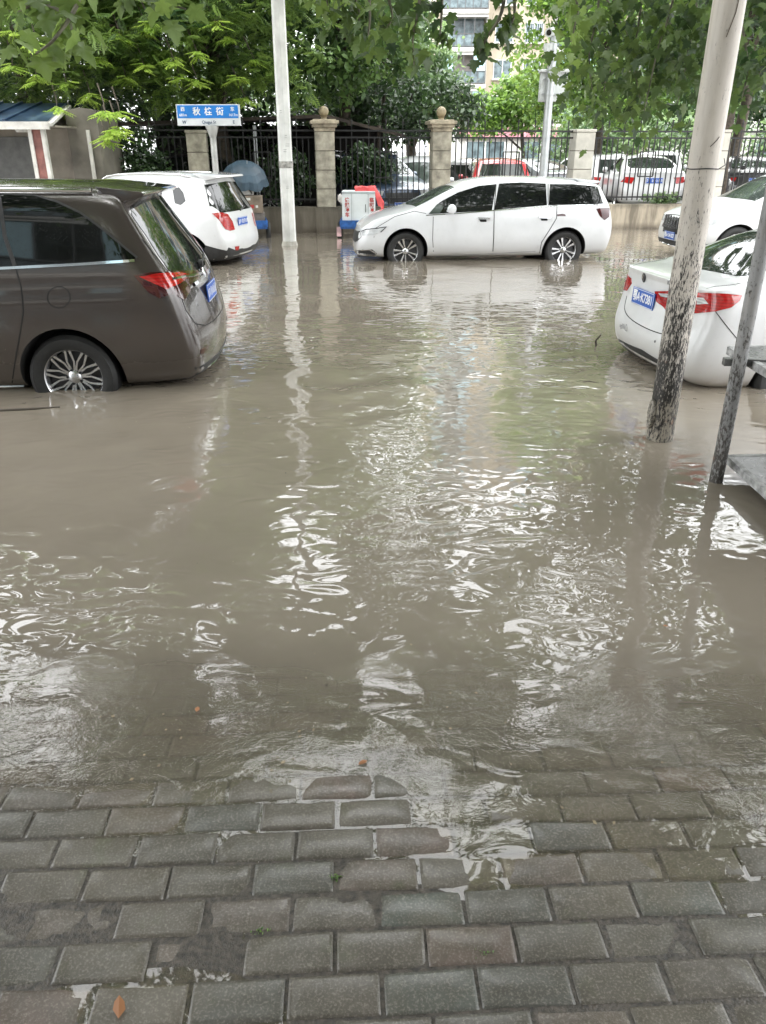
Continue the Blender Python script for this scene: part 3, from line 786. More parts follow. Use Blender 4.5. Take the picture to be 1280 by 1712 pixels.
kc.line('boot_gap', [(-.80, .66), (-.66, .69), (-.46, .69)], .005, M['seam'], kc.topv, mirror=True)
kc.line('bumper_gap', [(1196, 521), (1212, 542), (1233, 568)], .006, M['seam'], px, step=5)
kc.patch('lower_bumper', [(-.62, .36), (0, .40), (.62, .36), (.58, .27), (-.58, .27)], M['plastic'], kc.rearv, off=.006)
kc.patch('rear_window', [(-.47, -.50), (-.54, 0), (-.47, .50), (-.35, .60), (.16, .52), (.22, 0), (.16, -.52), (-.35, -.60)], M['glass_mid'], kc.topv, step=.06)
kc.patch('windscreen', [(1.5, -.52), (1.5, .52), (1.8, .60), (2.1, .64), (2.15, 0), (2.1, -.64), (1.8, -.60)], M['glass_light'], kc.topv, step=.08)
kc.patch('side_window', [(-.15, 1.02), (.35, 1.33), (.85, 1.36), (1.3, 1.29), (1.85, .98), (.8, .99)], M['glass'], kc.side(1), mirror=True, step=.08)
kc.line('antenna', [(.25, 0), (.32, 0)], .03, M['plastic'], kc.topv, off=.03)
kc.blob('parking_sensor', px, 1095, 571, [(.001, .003), (.010, .003), (.011, 0)], M['sticker'], off=.002)
p0, n0 = kc.hit(kc.side(-1), .45, .62, .004)
text_obj('door_lettering', 'KX·', .05, M['sticker'], kc.root, frame(p0, (1, 0, 0), (0, 0, 1)), .0006)

# ---- small white SUV behind the brown car
sc_ = Car('suv', 'small white SUV with roof rails and red tail lamps, nose hidden behind the brown minivan', 'suv',
          (-3.14, 14.25, -.22), R(168), 1.77,
          [(-.76, .86, .34, 1.02, 1.54, .03, 1, 0), (-.72, .955, .30, 1.02, 1.555, .04, .95, 0), (-.58, .99, .28, 1.02, 1.57, .05, .7, 0), (-.25, 1, .25, 1.0, 1.58, .055, .3, 0),
           (.2, 1, .24, 1.0, 1.595, .06, 0, 0), (1.0, 1, .24, .98, 1.60, .065, 0, 0), (1.5, 1, .24, .96, 1.54, .06, 0, 0), (2.0, .99, .24, .95, 1.22, .05, 0, 0), (2.4, .98, .24, .93, .99, .05, 0, 0), (2.9, .95, .24, .86, .90, .04, 0, 0), (3.2, .86, .26, .78, .80, .03, 0, 1), (3.28, .72, .3, .75, .76, .02, 0, 1)],
          [(.3, .05), (.5, 0), (.66, .0), (.72, .06), (1.04, .10), (1.5, .34), (1.6, .36)], [(.2, 0), (.45, .03), (.75, -.06)], .58, .20, WHITE, wheels=(-.05, 2.5), wr=.335, arch_r=.43, wheel_style=1)
px = sc_.pix
sc_.patch('tail_lamp', [(354, 357), (368, 355), (380, 358), (388, 370), (392, 384), (384, 386), (376, 383), (366, 368)], M['red_lamp'], px, step=4, off=.008)
sc_.patch('tail_lamp', [(-.60, .96), (-.78, .98), (-.86, .90), (-.80, .74), (-.66, .74)], M['red_lamp'], sc_.rearv, off=.008, step=.04)
sc_.patch('rear_window', [(-.66, 1.47), (0, 1.50), (.66, 1.47), (.78, 1.16), (.68, 1.05), (-.68, 1.05), (-.78, 1.16)], M['glass'], sc_.rearv, step=.06)
sc_.patch('side_window', [(288, 316), (299, 313), (306, 322), (310, 336), (302, 343), (292, 340)], M['glass'], px, step=4, mirror=False)
sc_.patch('side_window', [(.35, 1.06), (.3, 1.46), (1.3, 1.47), (1.85, 1.1), (1.85, 1.02)], M['glass'], sc_.side(1), mirror=True, step=.08)
sc_.plate(sc_.rearv, 0, .88, None, wid=.42, hei=.13)
sc_.patch('lower_bumper', [(-.80, .46), (-.70, .52), (-.5, .46), (0, .44), (.5, .46), (.70, .52), (.80, .46), (.76, .30), (-.76, .30)], M['plastic'], sc_.rearv, off=.008, step=.06)
sc_.patch('fog_lamp', [(392, 412), (399, 411), (398, 418), (393, 418)], M['red_lamp'], px, step=3, off=.012)
sc_.patch('lower_bumper', [(-.80, .34), (-.80, .46), (-.42, .56), (-.38, .50), (-.41, .34)], M['plastic'], sc_.side(1), off=.006, mirror=True, step=.05)
mb = MB(); mb.prism([(-.20, 1.635), (-.60, 1.60), (-.62, 1.57), (-.42, 1.53)], -.60, .60, fn=lambda v: Vector((v.x + v.z ** 2 * .08, v.z, v.y))); mb.build('spoiler', WHITE, sc_.root, smooth=True, bevel=.01)
for sg in (1, -1):
    mb = MB(); q = [sc_.hit(sc_.topv, x, sg * .60, .045 if 0 < i < 9 else .0)[0] for i, x in enumerate(np.linspace(-.15, 1.5, 10))]; mb.tube(q, .018, 8); mb.build('roof_rail', M['alloy'], sc_.root, smooth=True)
mb = MB(); p0 = sc_.hit(sc_.rearv, 0, 1.05, .01)[0]; p1 = sc_.hit(sc_.rearv, -.28, 1.09, .02)[0]; mb.tube([p0, p1], [.016, .008], 6); mb.build('rear_wiper', M['plastic'], sc_.root)

# ---- generic cars of the car parks (each its own build)
SPECS = {
 'sedan': dict(W=1.76, st=[(-1.0, .86, .28, .98, 1.02, .015, 1, 0), (-.95, .955, .26, .98, 1.04, .02, .95, 0), (-.8, .99, .23, .98, 1.06, .02, .6, 0), (-.5, 1, .2, .975, 1.08, .03, .1, 0), (-.1, 1, .19, .97, 1.24, .04, 0, 0), (.35, 1, .18, .96, 1.38, .05, 0, 0), (1.0, 1, .18, .95, 1.41, .06, 0, 0), (1.45, 1, .18, .93, 1.34, .05, 0, 0), (1.9, 1, .18, .91, 1.1, .045, 0, 0), (2.25, .985, .18, .89, .94, .045, 0, 0), (2.9, .95, .18, .80, .83, .04, 0, 0), (3.4, .87, .2, .70, .72, .03, 0, 1), (3.5, .72, .23, .66, .67, .02, 0, 1)],
   rear=[(.27, .06), (.42, 0), (.62, 0), (.68, .06), (.95, .09), (1.06, .07)], front=[(.2, 0), (.45, .03), (.7, -.06)], levels=.42, tumble=.24, wheels=(0, 2.65), wr=.32,
   side=[(-.25, 1.02), (.35, 1.33), (.95, 1.36), (1.4, 1.29), (2.0, .98)], rw=[(-.50, 'top')], zr=1.41),
 'suv': dict(W=1.84, st=[(-.86, .87, .34, 1.06, 1.54, .03, 1, 0), (-.82, .96, .30, 1.06, 1.57, .04, .95, 0), (-.66, .99, .28, 1.05, 1.59, .05, .7, 0), (-.3, 1, .25, 1.04, 1.61, .055, .3, 0), (.2, 1, .24, 1.03, 1.62, .06, 0, 0), (1.1, 1, .24, 1.0, 1.62, .065, 0, 0), (1.6, 1, .24, .99, 1.54, .06, 0, 0), (2.1, .99, .24, .98, 1.25, .05, 0, 0), (2.5, .98, .24, .98, 1.06, .05, 0, 0), (3.0, .97, .24, .94, .98, .04, 0, 0), (3.42, .88, .26, .84, .87, .03, 0, 1), (3.52, .76, .3, .80, .82, .02, 0, 1)],
   rear=[(.3, .05), (.5, 0), (.66, 0), (.72, .06), (1.04, .09), (1.5, .30), (1.6, .32)], front=[(.2, 0), (.5, .03), (.8, -.04)], levels=.58, tumble=.20, wheels=(0, 2.7), wr=.35,
   side=[(-.45, 1.12), (-.2, 1.50), (1.4, 1.49), (2.1, 1.12), (2.1, 1.06)], zr=1.62),
 'van': dict(W=1.70, st=[(-1.0, .90, .30, 1.05, 1.72, .04, 1, 0), (-.95, .97, .28, 1.05, 1.76, .05, .95, 0), (-.7, 1, .26, 1.05, 1.79, .06, .6, 0), (0, 1, .25, 1.05, 1.80, .07, 0, 0), (1.5, 1, .25, 1.04, 1.80, .07, 0, 0), (2.1, 1, .25, 1.03, 1.72, .06, 0, 0), (2.5, .99, .25, 1.0, 1.40, .05, 0, 0), (2.8, .98, .25, .98, 1.08, .04, 0, 0), (3.1, .95, .26, .92, .96, .04, 0, 0), (3.35, .88, .28, .80, .83, .02, 0, 1), (3.42, .78, .3, .78, .79, .02, 0, 1)],
   rear=[(.3, .02), (.5, 0), (1.0, .04), (1.7, .16), (1.8, .2)], front=[(.2, 0), (.5, .03), (.8, -.04)], levels=.75, tumble=.16, wheels=(0, 2.7), wr=.31,
   side=[(-.8, 1.12), (-.7, 1.62), (1.9, 1.64), (2.5, 1.14)], zr=1.80)}
def parked(kind, name, label, cat, loc, rz, paint, group=None, plate=True, lampcol='red_lamp', arch=False, styled=1):
    S = SPECS[kind]
    c = Car(name, label, cat, loc, R(rz), S['W'], S['st'], S['rear'], S['front'], S['levels'], S['tumble'], paint, wheels=S['wheels'], wr=S['wr'], arch_r=None if arch else 0.0, group=group, wheel_style=1)
    hw = c.hw
    c.patch('side_window', S['side'], M['glass'], c.side(1), mirror=True, step=.12)
    if kind == 'sedan':
        c.patch('rear_window', [(-.48, -.55), (-.55, 0), (-.48, .55), (-.3, .62), (.22, .55), (.26, 0), (.22, -.55), (-.3, -.62)], M['glass_mid'], c.topv, step=.1)
        c.patch('windscreen', [(1.55, -.58), (1.55, .58), (1.9, .64), (2.2, .66), (2.24, 0), (2.2, -.66), (1.9, -.64)], M['glass_light'], c.topv, step=.1)
        lamps = [(.50, .90), (hw - .02, .92), (hw - .04, .78), (.58, .74)]; pz = .82
        hl = [(.42, .66), (hw - .04, .70), (hw - .08, .58), (.5, .55)]; gr = [(-.36, .62), (.36, .62), (.3, .42), (-.3, .42)]
    elif kind == 'suv':
        c.patch('rear_window', [(-.58, 1.52), (.58, 1.52), (.68, 1.14), (-.68, 1.14)], M['glass_mid'], c.rearv, step=.1)
        c.patch('windscreen', [(1.72, -.62), (1.72, .62), (2.1, .68), (2.42, .72), (2.48, 0), (2.42, -.72), (2.1, -.68)], M['glass_light'], c.topv, step=.1)
        lamps = [(.58, 1.02), (hw - .02, 1.04), (hw - .04, .80), (.66, .82)]; pz = .92
        hl = [(.46, .80), (hw - .05, .84), (hw - .08, .72), (.5, .70)]; gr = [(-.42, .76), (.42, .76), (.38, .52), (-.38, .52)]
        for sg in (1, -1):
            mb = MB(); mb.tube([c.hit(c.topv, x, sg * .62, .04 if 0 < i < 7 else 0)[0] for i, x in enumerate(np.linspace(-.2, 1.5, 8))], .016, 6); mb.build('roof_rail', M['alloy'], c.root, smooth=True)
    else:
        c.patch('rear_window', [(-.60, 1.66), (.60, 1.66), (.66, 1.18), (-.66, 1.18)], M['glass_mid'], c.rearv, step=.1)
        c.patch('windscreen', [(2.18, -.60), (2.18, .60), (2.5, .66), (2.78, .70), (2.84, 0), (2.78, -.70), (2.5, -.66)], M['glass_light'], c.topv, step=.1)
        lamps = [(hw - .16, 1.0), (hw - .02, 1.0), (hw - .02, .72), (hw - .14, .72)]; pz = .80
        hl = [(.42, .78), (hw - .05, .82), (hw - .08, .66), (.46, .66)]; gr = [(-.36, .74), (.36, .74), (.32, .54), (-.32, .54)]
    c.patch('tail_lamp', lamps, M[lampcol], c.rearv, mirror=True, step=.08, off=.008)
    c.patch('head_lamp', hl, M['clear_lamp'], c.frontv, mirror=True, step=.08, off=.006)
    c.patch('grille', gr, M['plastic'], c.frontv, step=.1, off=.006)
    if plate: c.plate(c.rearv, 0, pz, None); c.plate(c.frontv, 0, .48 if kind != 'van' else .46, None)
    for sg in (1, -1):
        mx = S['side'][-1][0] - .15; q = c.hit(c.side(sg), mx, S['side'][-1][1] + .04, 0)[0]
        mb = MB(); mb.lathe([(.001, -.08), (.06, -.06), (.075, 0), (.06, .06), (.001, .07)], 'Y', 12, q + Vector((0, sg * .10, .02))); mb.build('wing_mirror', paint, c.root, smooth=True)
    return c

# SUV on the right, nose toward us
pc = parked('suv', 'suv', 'white SUV with honeycomb grille nosing in from the right behind the sedan', 'suv', (9.07, 15.95, -.2), 185, WHITE, plate=False, arch=True)
pc.patch('grille', [(-.50, .82), (0, .84), (.50, .82), (.44, .60), (0, .57), (-.44, .60)], M['alloy_dark'], pc.frontv, step=.06, off=.012)
for i in range(9):
    x = -.48 + i * .12
    pc.line('grille_mesh', [(x, .60), (x + .10, .82)], .006, M['alloy'], pc.frontv, off=.016); pc.line('grille_mesh', [(x + .10, .60), (x, .82)], .006, M['alloy'], pc.frontv, off=.018)
pc.plate(pc.frontv, 0, .48, '鄂A·1A10D')
pc.patch('lower_bumper', [(-.8, .40), (.8, .40), (.74, .30), (-.74, .30)], M['plastic'], pc.frontv, off=.01)
pc.line('bumper_chrome', [(-.72, .33), (0, .31), (.72, .33)], .03, M['chrome'], pc.frontv, off=.016)

YG = .08
PARK = 'cars parked behind the fence'
parked('van', 'van', 'white van facing us behind the fence, between the ball-topped pillars', 'van', (1.17, 27.4, YG - .32), -90, WHITE, PARK)
parked('van', 'van', 'white van tail seen beside the red hatchback behind the fence', 'van', (3.0, 28.8, YG - .42), 80, WHITE, PARK)
rc = parked('suv', 'hatchback', 'red hatchback with rear toward us behind the fence', 'car', (3.42, 24.9, YG - .20), 90, RED, PARK)
parked('sedan', 'sedan', 'silver blue sedan between the red hatchback and the camera post behind the fence', 'sedan', (5.3, 27.3, YG), 118, SILVER, PARK)
parked('suv', 'suv', 'white SUV half hidden by the pale pillar without a ball', 'suv', (7.1, 26.9, YG - .1), 105, WHITE, PARK)
parked('sedan', 'sedan', 'white sedan with blue plate and red lamps behind the fence, right of the pale pillar', 'sedan', (7.35, 23.4, YG + .12), 84, WHITE, PARK)
parked('sedan', 'sedan', 'black sedan with bright red lamp behind the fence beside the motor scooter', 'sedan', (10.4, 23.9, YG + .1), 78, BLACK, PARK)
parked('suv', 'suv', 'white SUV beyond the black sedan behind the fence', 'suv', (9.9, 30.5, YG), 70, WHITE, PARK)
parked('suv', 'suv', 'white SUV seen side-on at the right edge behind the fence', 'suv', (13.6, 25.8, YG), 195, WHITE, PARK)
parked('sedan', 'sedan', 'grey sedan farther back at the right edge behind the fence', 'sedan', (14.6, 31.0, YG), 170, GREY, PARK)
parked('suv', 'suv', 'navy SUV under the shed roof behind the fence, left of the scooter', 'suv', (-.75, 23.2, YG), -70, NAVY, PARK)
parked('sedan', 'sedan', 'dark sedan behind the fence above the small white SUV', 'sedan', (-5.6, 21.3, YG + .18), 10, BLACK, PARK)

# ================================================================== SETTING
# ---- ground, courtyard, sky
def sheet(name, x0, x1, y0, y1, z, mat, nx=1, ny=1):
    mb = MB()
    for i in range(nx):
        for j in range(ny):
            xa, xb = x0 + (x1 - x0) * i / nx, x0 + (x1 - x0) * (i + 1) / nx; ya, yb = y0 + (y1 - y0) * j / ny, y0 + (y1 - y0) * (j + 1) / ny
            mb.add([(xa, ya, z), (xb, ya, z), (xb, yb, z), (xa, yb, z)], [(0, 1, 2, 3)])
    o = mb.build(name, mat); o['kind'] = 'structure'; return o
asph = std('asphalt', (.06, .06, .06), .8, var=.3, nscale=3, bump=.4, bscale=80, world=True)
sheet('ground', -900, 900, -900, 1200, -.40, asph)
yard_m = std('courtyard_paving', (.16, .155, .14), .45, var=.3, nscale=1.5, bump=.3, bscale=30, world=True)
# fence line: y = FY(x)
def FY(x): return 19.62 + .125 * x
mb = MB(); mb.add([(-60, FY(-60) + .1, YG), (60, FY(60) + .1, YG), (60, 200, YG), (-60, 200, YG)], [(0, 1, 2, 3)])
o = mb.build('courtyard', yard_m); o['kind'] = 'structure'
mb = MB(); mb.add([(-60, 3.2, -.22), (60, 3.2, -.22), (60, FY(60), -.22), (-60, FY(-60), -.22)], [(0, 1, 2, 3)])
o = mb.build('road', asph); o['kind'] = 'structure'

# ---- brick pavement: every paver modelled in one surface, sloping down under the water
def pave_z(x, y):
    a = .0095 - .045 * max(0.0, y - 1.45) ** 1.25 + .010 * mnoise.noise(Vector((x * 1.1, y * 1.1, 3.7))) + .003 * mnoise.noise(Vector((x * 5, y * 5, 1)))
    a -= .0085 * max(0, 1 - abs(x - .20) / .34) * max(0, 1 - abs(y - 1.46) / .22)       # hollow that holds a puddle
    a -= .008 * max(0.0, min(1, (x - .15) / 1.1)) * max(0, min(1, (y - 1.0) / .4))
    a += .004 * max(0.0, min(1, (-x - .2) / .8)) * (1 if 1.2 < y < 1.75 else .3)
    return a
brick_v, brick_f, brick_var = [], [], []
ang = R(2.6); ca, sa = math.cos(ang), math.sin(ang); BL, BW, GAP = .220, .1075, .0035
NXG, NYG = 10, 6
rows = range(3, 36)
for r in rows:
    for c in range(-15, 16):
        u0 = c * BL + (BL / 2 if r % 2 else 0) + .05 + random.uniform(-.002, .002); v0 = r * BW + random.uniform(-.001, .001)
        var = random.random(); tx, ty = random.gauss(0, .012), random.gauss(0, .018); dz = random.gauss(0, .0020)
        cx_, cy_ = u0 + BL / 2, v0 + BW / 2; skew = random.gauss(0, .006)
        b = len(brick_v)
        sd = random.uniform(0, 100); chipc = (random.choice((0, 1)), random.choice((0, 1)), random.uniform(.12, .34)) if random.random() < .30 else None
        for j in range(NYG + 1):
            for i in range(NXG + 1):
                fi, fj = i / NXG, j / NYG
                ei = [0, .02, .06][i] if i <= 2 else ([1, .98, .94][NXG - i] if NXG - i <= 2 else .06 + .88 * (i - 2) / (NXG - 4))
                ej = [0, .04, .12][j] if j <= 2 else ([1, .96, .88][NYG - j] if NYG - j <= 2 else .12 + .76 * (j - 2) / (NYG - 4))
                w = .5 * mnoise.noise(Vector((ei * 7, ej * 4, sd)))
                lu = (ei - .5) * (BL - GAP); lv = (ej - .5) * (BW - GAP)
                edge = min(i, NXG - i, j, NYG - j); chip = chipc and math.hypot((ei - chipc[0]) * 2, ej - chipc[1]) < chipc[2]
                if edge == 0: w2_ = mnoise.noise(Vector((ei * 19, ej * 11, sd + 5))); lu += .0026 * w * 2 + .0012 * w2_; lv += .0032 * w * 2 + .0014 * w2_
                drop = {0: -.012, 1: -.0022, 2: -.0005}.get(edge, 0)
                if edge == 1: drop += -.0012 * abs(w) * 2
                lu2 = lu - skew * lv; lv2 = lv + skew * lu
                U, V_ = cx_ + lu2, cy_ + lv2; X, Y = U * ca - V_ * sa, U * sa + V_ * ca
                if chip: drop -= .004
                z = pave_z(X, Y) + dz + tx * lu + ty * lv + drop + .0012 * mnoise.noise(Vector((X * 40, Y * 40, 0))) - .0016 * max(0, mnoise.noise(Vector((X * 14, Y * 14, 8))))
                brick_v.append((X, Y, z)); brick_var.append(var)
        for j in range(NYG):
            for i in range(NXG):
                q = b + j * (NXG + 1) + i; brick_f.append((q, q + 1, q + NXG + 2, q + NXG + 1))
me = bpy.data.meshes.new('brick_pavement'); me.from_pydata(brick_v, [], brick_f)
a = me.attributes.new('var', 'FLOAT', 'POINT'); a.data.foreach_set('value', brick_var)
me.polygons.foreach_set('use_smooth', [True] * len(me.polygons))
m, nt, out = new_mat('wet_brick'); k = NT(nt)
b = k.n('ShaderNodeBsdfPrincipled'); k.l(b.outputs[0], out.inputs[0])
pos = k.n('ShaderNodeNewGeometry').outputs['Position']; at = k.n('ShaderNodeAttribute', attribute_name='var').outputs['Fac']
c = k.ramp(at, [(0, (.074, .069, .060)), (.3, (.090, .080, .068)), (.5, (.070, .070, .063)), (.7, (.092, .078, .067)), (.86, (.098, .074, .064)), (.95, (.070, .077, .069))])
n1 = k.noise(pos, 9, 6, .65); n2 = k.noise(pos, 160, 4, .7); n3 = k.noise(pos, 2.2, 3)
c = k.mix(k.ramp(n1, [(.35, g3(0)), (.65, g3(.75))]), c, (.048, .043, .034))
c = k.mix(k.ramp(n3, [(.50, g3(0)), (.70, g3(.45))]), c, (.11, .095, .072))
c = k.mix(k.ramp(n2, [(.50, g3(0)), (.74, g3(.40))]), c, (.30, .28, .24))
c = k.mix(k.ramp(n2, [(.24, g3(.5)), (.40, g3(0))]), c, (.04, .04, .035))
c = k.mix(k.ramp(k.noise(pos, 5.5, 5, .6), [(.60, g3(0)), (.75, g3(.35))]), c, (.06, .075, .03))
k.l(c, b.inputs['Base Color'])
b.inputs['Roughness'].default_value = .6; b.inputs['Specular IOR Level'].default_value = .1
b.inputs['Coat Weight'].default_value = 1; b.inputs['Coat IOR'].default_value = 1.33
k.l(k.ramp(k.noise(pos, 3.2, 5, .6), [(.36, g3(.06)), (.64, g3(.24))]), b.inputs['Coat Roughness'])
bp = k.n('ShaderNodeBump'); bp.inputs['Strength'].default_value = 1.0; bp.inputs['Distance'].default_value = .003
k.l(k.math('ADD', k.math('MULTIPLY', n2, .7), k.math('MULTIPLY', k.noise(pos, 55, 3), .6)), bp.inputs['Height'])
bc_ = k.n('ShaderNodeBump'); bc_.inputs['Strength'].default_value = .5; bc_.inputs['Distance'].default_value = .0018
k.l(k.math('ADD', k.math('MULTIPLY', n2, .32), k.math('MULTIPLY', k.noise(pos, 38, 3, .6), .8)), bc_.inputs['Height'])
k.l(bp.outputs[0], b.inputs['Normal']); k.l(bc_.outputs[0], b.inputs['Coat Normal'])
me.materials.append(m); o = link('brick_pavement', me); o['kind'] = 'structure'
# bedding grit seen in the joints
mb = MB(); N = 60
gv = [(-3.4 + 6.8 * i / N, .1 + 3.9 * j / N) for j in range(N + 1) for i in range(N + 1)]
mb.add([(x, y, pave_z(x, y) - (.0058 if y > 1.45 else .0042)) for x, y in gv], [(j * (N + 1) + i, j * (N + 1) + i + 1, (j + 1) * (N + 1) + i + 1, (j + 1) * (N + 1) + i) for j in range(N) for i in range(N)])
o = mb.build('joint_grit', std('joint_grit', (.040, .033, .026), .5, var=.5, nscale=60, bump=.6, bscale=120, world=True), smooth=True); o['kind'] = 'structure'
mb = MB(); mb.add([(-40, -30, -.05), (-3.3, -30, -.05), (-3.3, 3.3, -.05), (-40, 3.3, -.05)], [(0, 1, 2, 3)]); mb.add([(3.3, -30, -.05), (40, -30, -.05), (40, 3.3, -.05), (3.3, 3.3, -.05)], [(0, 1, 2, 3)]); mb.add([(-3.3, -30, -.02), (3.3, -30, -.02), (3.3, .35, -.02), (-3.3, .35, -.02)], [(0, 1, 2, 3)])
o = mb.build('pavement', std('plain_paving', (.10, .098, .09), .35, var=.3, nscale=4, bump=.4, bscale=40, world=True)); o['kind'] = 'structure'

# ---- flood water: rippled mesh, muddy below a reflecting skin, clear where it thins over the bricks
def water_z(x, y):
    q = Vector((x, y, 0))
    calm = .18 + .95 * max(0, min(1, .5 + 1.1 * mnoise.noise(q * .45 + Vector((4.2, 1.7, 0)))))
    right = 1 - .85 * max(0, min(1, (x - .45 - .10 * y) / .6)) * max(0, min(1, (6.5 - y) / 2))
    left = 1 - .5 * max(0, min(1, (-x - .9 - .12 * y) / .8)) * max(0, min(1, (6.5 - y) / 2))
    shore = max(0.0, min(1.0, (y - 1.5) / .55))
    h = .010 * mnoise.noise(Vector((x * .9, y * 1.3, 2.0)))
    w = Vector((x * 2.0 + 1.1 * mnoise.noise(q * 1.1), y * 3.0 + 1.2 * mnoise.noise(q * 1.3 + Vector((9, 0, 0))), 5.0))
    h += .0070 * mnoise.noise(w)
    w2 = Vector((x * 4.2 + 1.2 * mnoise.noise(q * 2.7), y * 6.2 + 1.3 * mnoise.noise(q * 3.1 + Vector((3, 7, 0))), 9.0))
    h += .0015 * mnoise.noise(w2)
    rg = 0.0
    for (rx_, ry_, ra_, rl_) in ((1.857, 4.905, .0016, .085), (1.945, 4.16, .0012, .065), (-1.905, 16.6, .003, .2), (-2.4, 5.95, .0012, .12)):
        d_ = math.hypot(x - rx_, y - ry_)
        if d_ < 1.2: rg += ra_ * math.sin(d_ / rl_ * 6.283) * math.exp(-d_ * 3.2)
    return h * calm * right * left * shore + rg
ys = []; y = .3
while y < FY(60) + 1:
    ys.append(y); y += max(.022, .011 * y) if y < 15 else .30
us = np.linspace(-1, 1, 241)
V_, F_ = [], []
for y in ys:
    hw_ = 1.1 + .62 * y
    for u in us:
        if abs(u) > .999: x = math.copysign(70, u)
        else: x = u * hw_
        V_.append((x, y, water_z(x, y) if abs(u) < .98 else 0))
nu = len(us)
for j in range(len(ys) - 1):
    for i in range(nu - 1): F_.append((j * nu + i, j * nu + i + 1, (j + 1) * nu + i + 1, (j + 1) * nu + i))
# trim what lies beyond the boundary wall
F_ = [f for f in F_ if V_[f[0]][1] < FY(V_[f[0]][0]) + .25]
me = bpy.data.meshes.new('floodwater'); me.from_pydata(V_, [], F_); me.polygons.foreach_set('use_smooth', [True] * len(F_))
m, nt, out = new_mat('muddy_water'); k = NT(nt)
pos = k.n('ShaderNodeNewGeometry').outputs['Position']; sp = k.n('ShaderNodeSeparateXYZ'); k.l(pos, sp.inputs[0])
mud = k.ramp(k.noise(k.scaled(pos, (.5, .5, 1)), 1.3, 4, .6), [(.3, (.185, .160, .128)), (.7, (.245, .212, .172))])
nearf = k.math('DIVIDE', k.math('SUBTRACT', sp.outputs['Y'], 1.7), 3.5, clamp=True)
mud = k.mix(nearf, (.135, .118, .095), mud)
dif = k.n('ShaderNodeBsdfDiffuse'); k.l(mud, dif.inputs['Color'])
tr = k.n('ShaderNodeBsdfTransparent'); tr.inputs['Color'].default_value = (.95, .93, .88, 1)
edge = k.math('ADD', sp.outputs['Y'], k.math('MULTIPLY', k.math('SUBTRACT', k.noise(pos, 2.0, 4), .5), .55))
dfac = k.math('DIVIDE', k.math('SUBTRACT', edge, 1.66), .95, clamp=True); dfac = k.math('POWER', dfac, .85)
body = k.n('ShaderNodeMixShader'); k.l(dfac, body.inputs[0]); k.l(tr.outputs[0], body.inputs[1]); k.l(dif.outputs[0], body.inputs[2])
gl = k.n('ShaderNodeBsdfGlossy'); gl.inputs['Roughness'].default_value = .018; gl.inputs['Color'].default_value = (1, 1, 1, 1)
fr = k.n('ShaderNodeFresnel'); fr.inputs['IOR'].default_value = 1.36
# fine ripples
amp = k.ramp(k.noise(k.scaled(pos, (.6, 1, 1)), .9, 3, .6), [(.38, g3(.12)), (.62, g3(1))])
shore = k.math('SUBTRACT', 1.0, k.math('DIVIDE', k.math('ABSOLUTE', k.math('SUBTRACT', sp.outputs['Y'], 1.95)), .55), clamp=True)
f1 = k.noise(k.scaled(pos, (1, 1.5, 1)), 4.2, 0, .4, 1.6); f2 = k.noise(k.scaled(pos, (1, 1.4, 1)), 38, 2, .5, 1.0)
hgt = k.math('ADD', k.math('MULTIPLY', f1, k.math('ADD', k.math('MULTIPLY', amp, .9), .1)), k.math('MULTIPLY', f2, k.math('ADD', k.math('MULTIPLY', k.math('MULTIPLY', shore, k.ramp(k.noise(pos, 2.6, 3, .5), [(.42, g3(.15)), (.60, g3(1))])), .26), k.math('MULTIPLY', amp, .0))))
film = k.math('DIVIDE', k.math('SUBTRACT', sp.outputs['Y'], 1.45), .3, clamp=True)
bp = k.n('ShaderNodeBump'); bp.inputs['Distance'].default_value = .0058; k.l(k.math('ADD', k.math('MULTIPLY', film, .85), .15), bp.inputs['Strength'])
k.l(hgt, bp.inputs['Height'])
for q in (gl, fr): k.l(bp.outputs[0], q.inputs['Normal'])
mx = k.n('ShaderNodeMixShader'); k.l(k.math('MULTIPLY', k.math('MULTIPLY', fr.outputs[0], 1.38, clamp=True), k.math('SUBTRACT', 1.0, k.n('ShaderNodeNewGeometry').outputs['Backfacing'])), mx.inputs[0]); k.l(body.outputs[0], mx.inputs[1]); k.l(gl.outputs[0], mx.inputs[2]); k.l(mx.outputs[0], out.inputs[0])
me.materials.append(m); o = link('floodwater', me); o['kind'] = 'structure'

# ---- boundary wall, pillars, railings
m, nt, out = new_mat('stained_render'); k = NT(nt); b = k.n('ShaderNodeBsdfPrincipled'); k.l(b.outputs[0], out.inputs[0])
pos = k.n('ShaderNodeNewGeometry').outputs['Position']; sp = k.n('ShaderNodeSeparateXYZ'); k.l(pos, sp.inputs[0])
st = k.noise(k.scaled(pos, (1, 1, .12)), 4.5, 6, .65); bl = k.noise(pos, 2.2, 6, .7)
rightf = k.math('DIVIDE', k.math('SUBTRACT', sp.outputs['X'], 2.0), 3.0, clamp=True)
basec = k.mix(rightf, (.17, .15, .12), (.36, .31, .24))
c = k.mix(k.ramp(st, [(.40, g3(0)), (.60, g3(.8))]), basec, (.09, .075, .055))
topd = k.math('DIVIDE', k.math('SUBTRACT', sp.outputs['Z'], .44), .14, clamp=True)
c = k.mix(k.math('MULTIPLY', topd, k.ramp(bl, [(.35, g3(0)), (.6, g3(1))])), c, (.06, .055, .04))
low = k.math('SUBTRACT', 1.0, k.math('DIVIDE', sp.outputs['Z'], .16), clamp=True)
c = k.mix(k.math('MULTIPLY', low, k.ramp(bl, [(.3, g3(.3)), (.6, g3(1))])), c, (.07, .055, .04))
k.l(c, b.inputs['Base Color']); b.inputs['Roughness'].default_value = .75
bp = k.n('ShaderNodeBump'); bp.inputs['Strength'].default_value = .5; bp.inputs['Distance'].default_value = .02; k.l(bl, bp.inputs['Height']); k.l(bp.outputs[0], b.inputs['Normal'])
M['wall'] = m
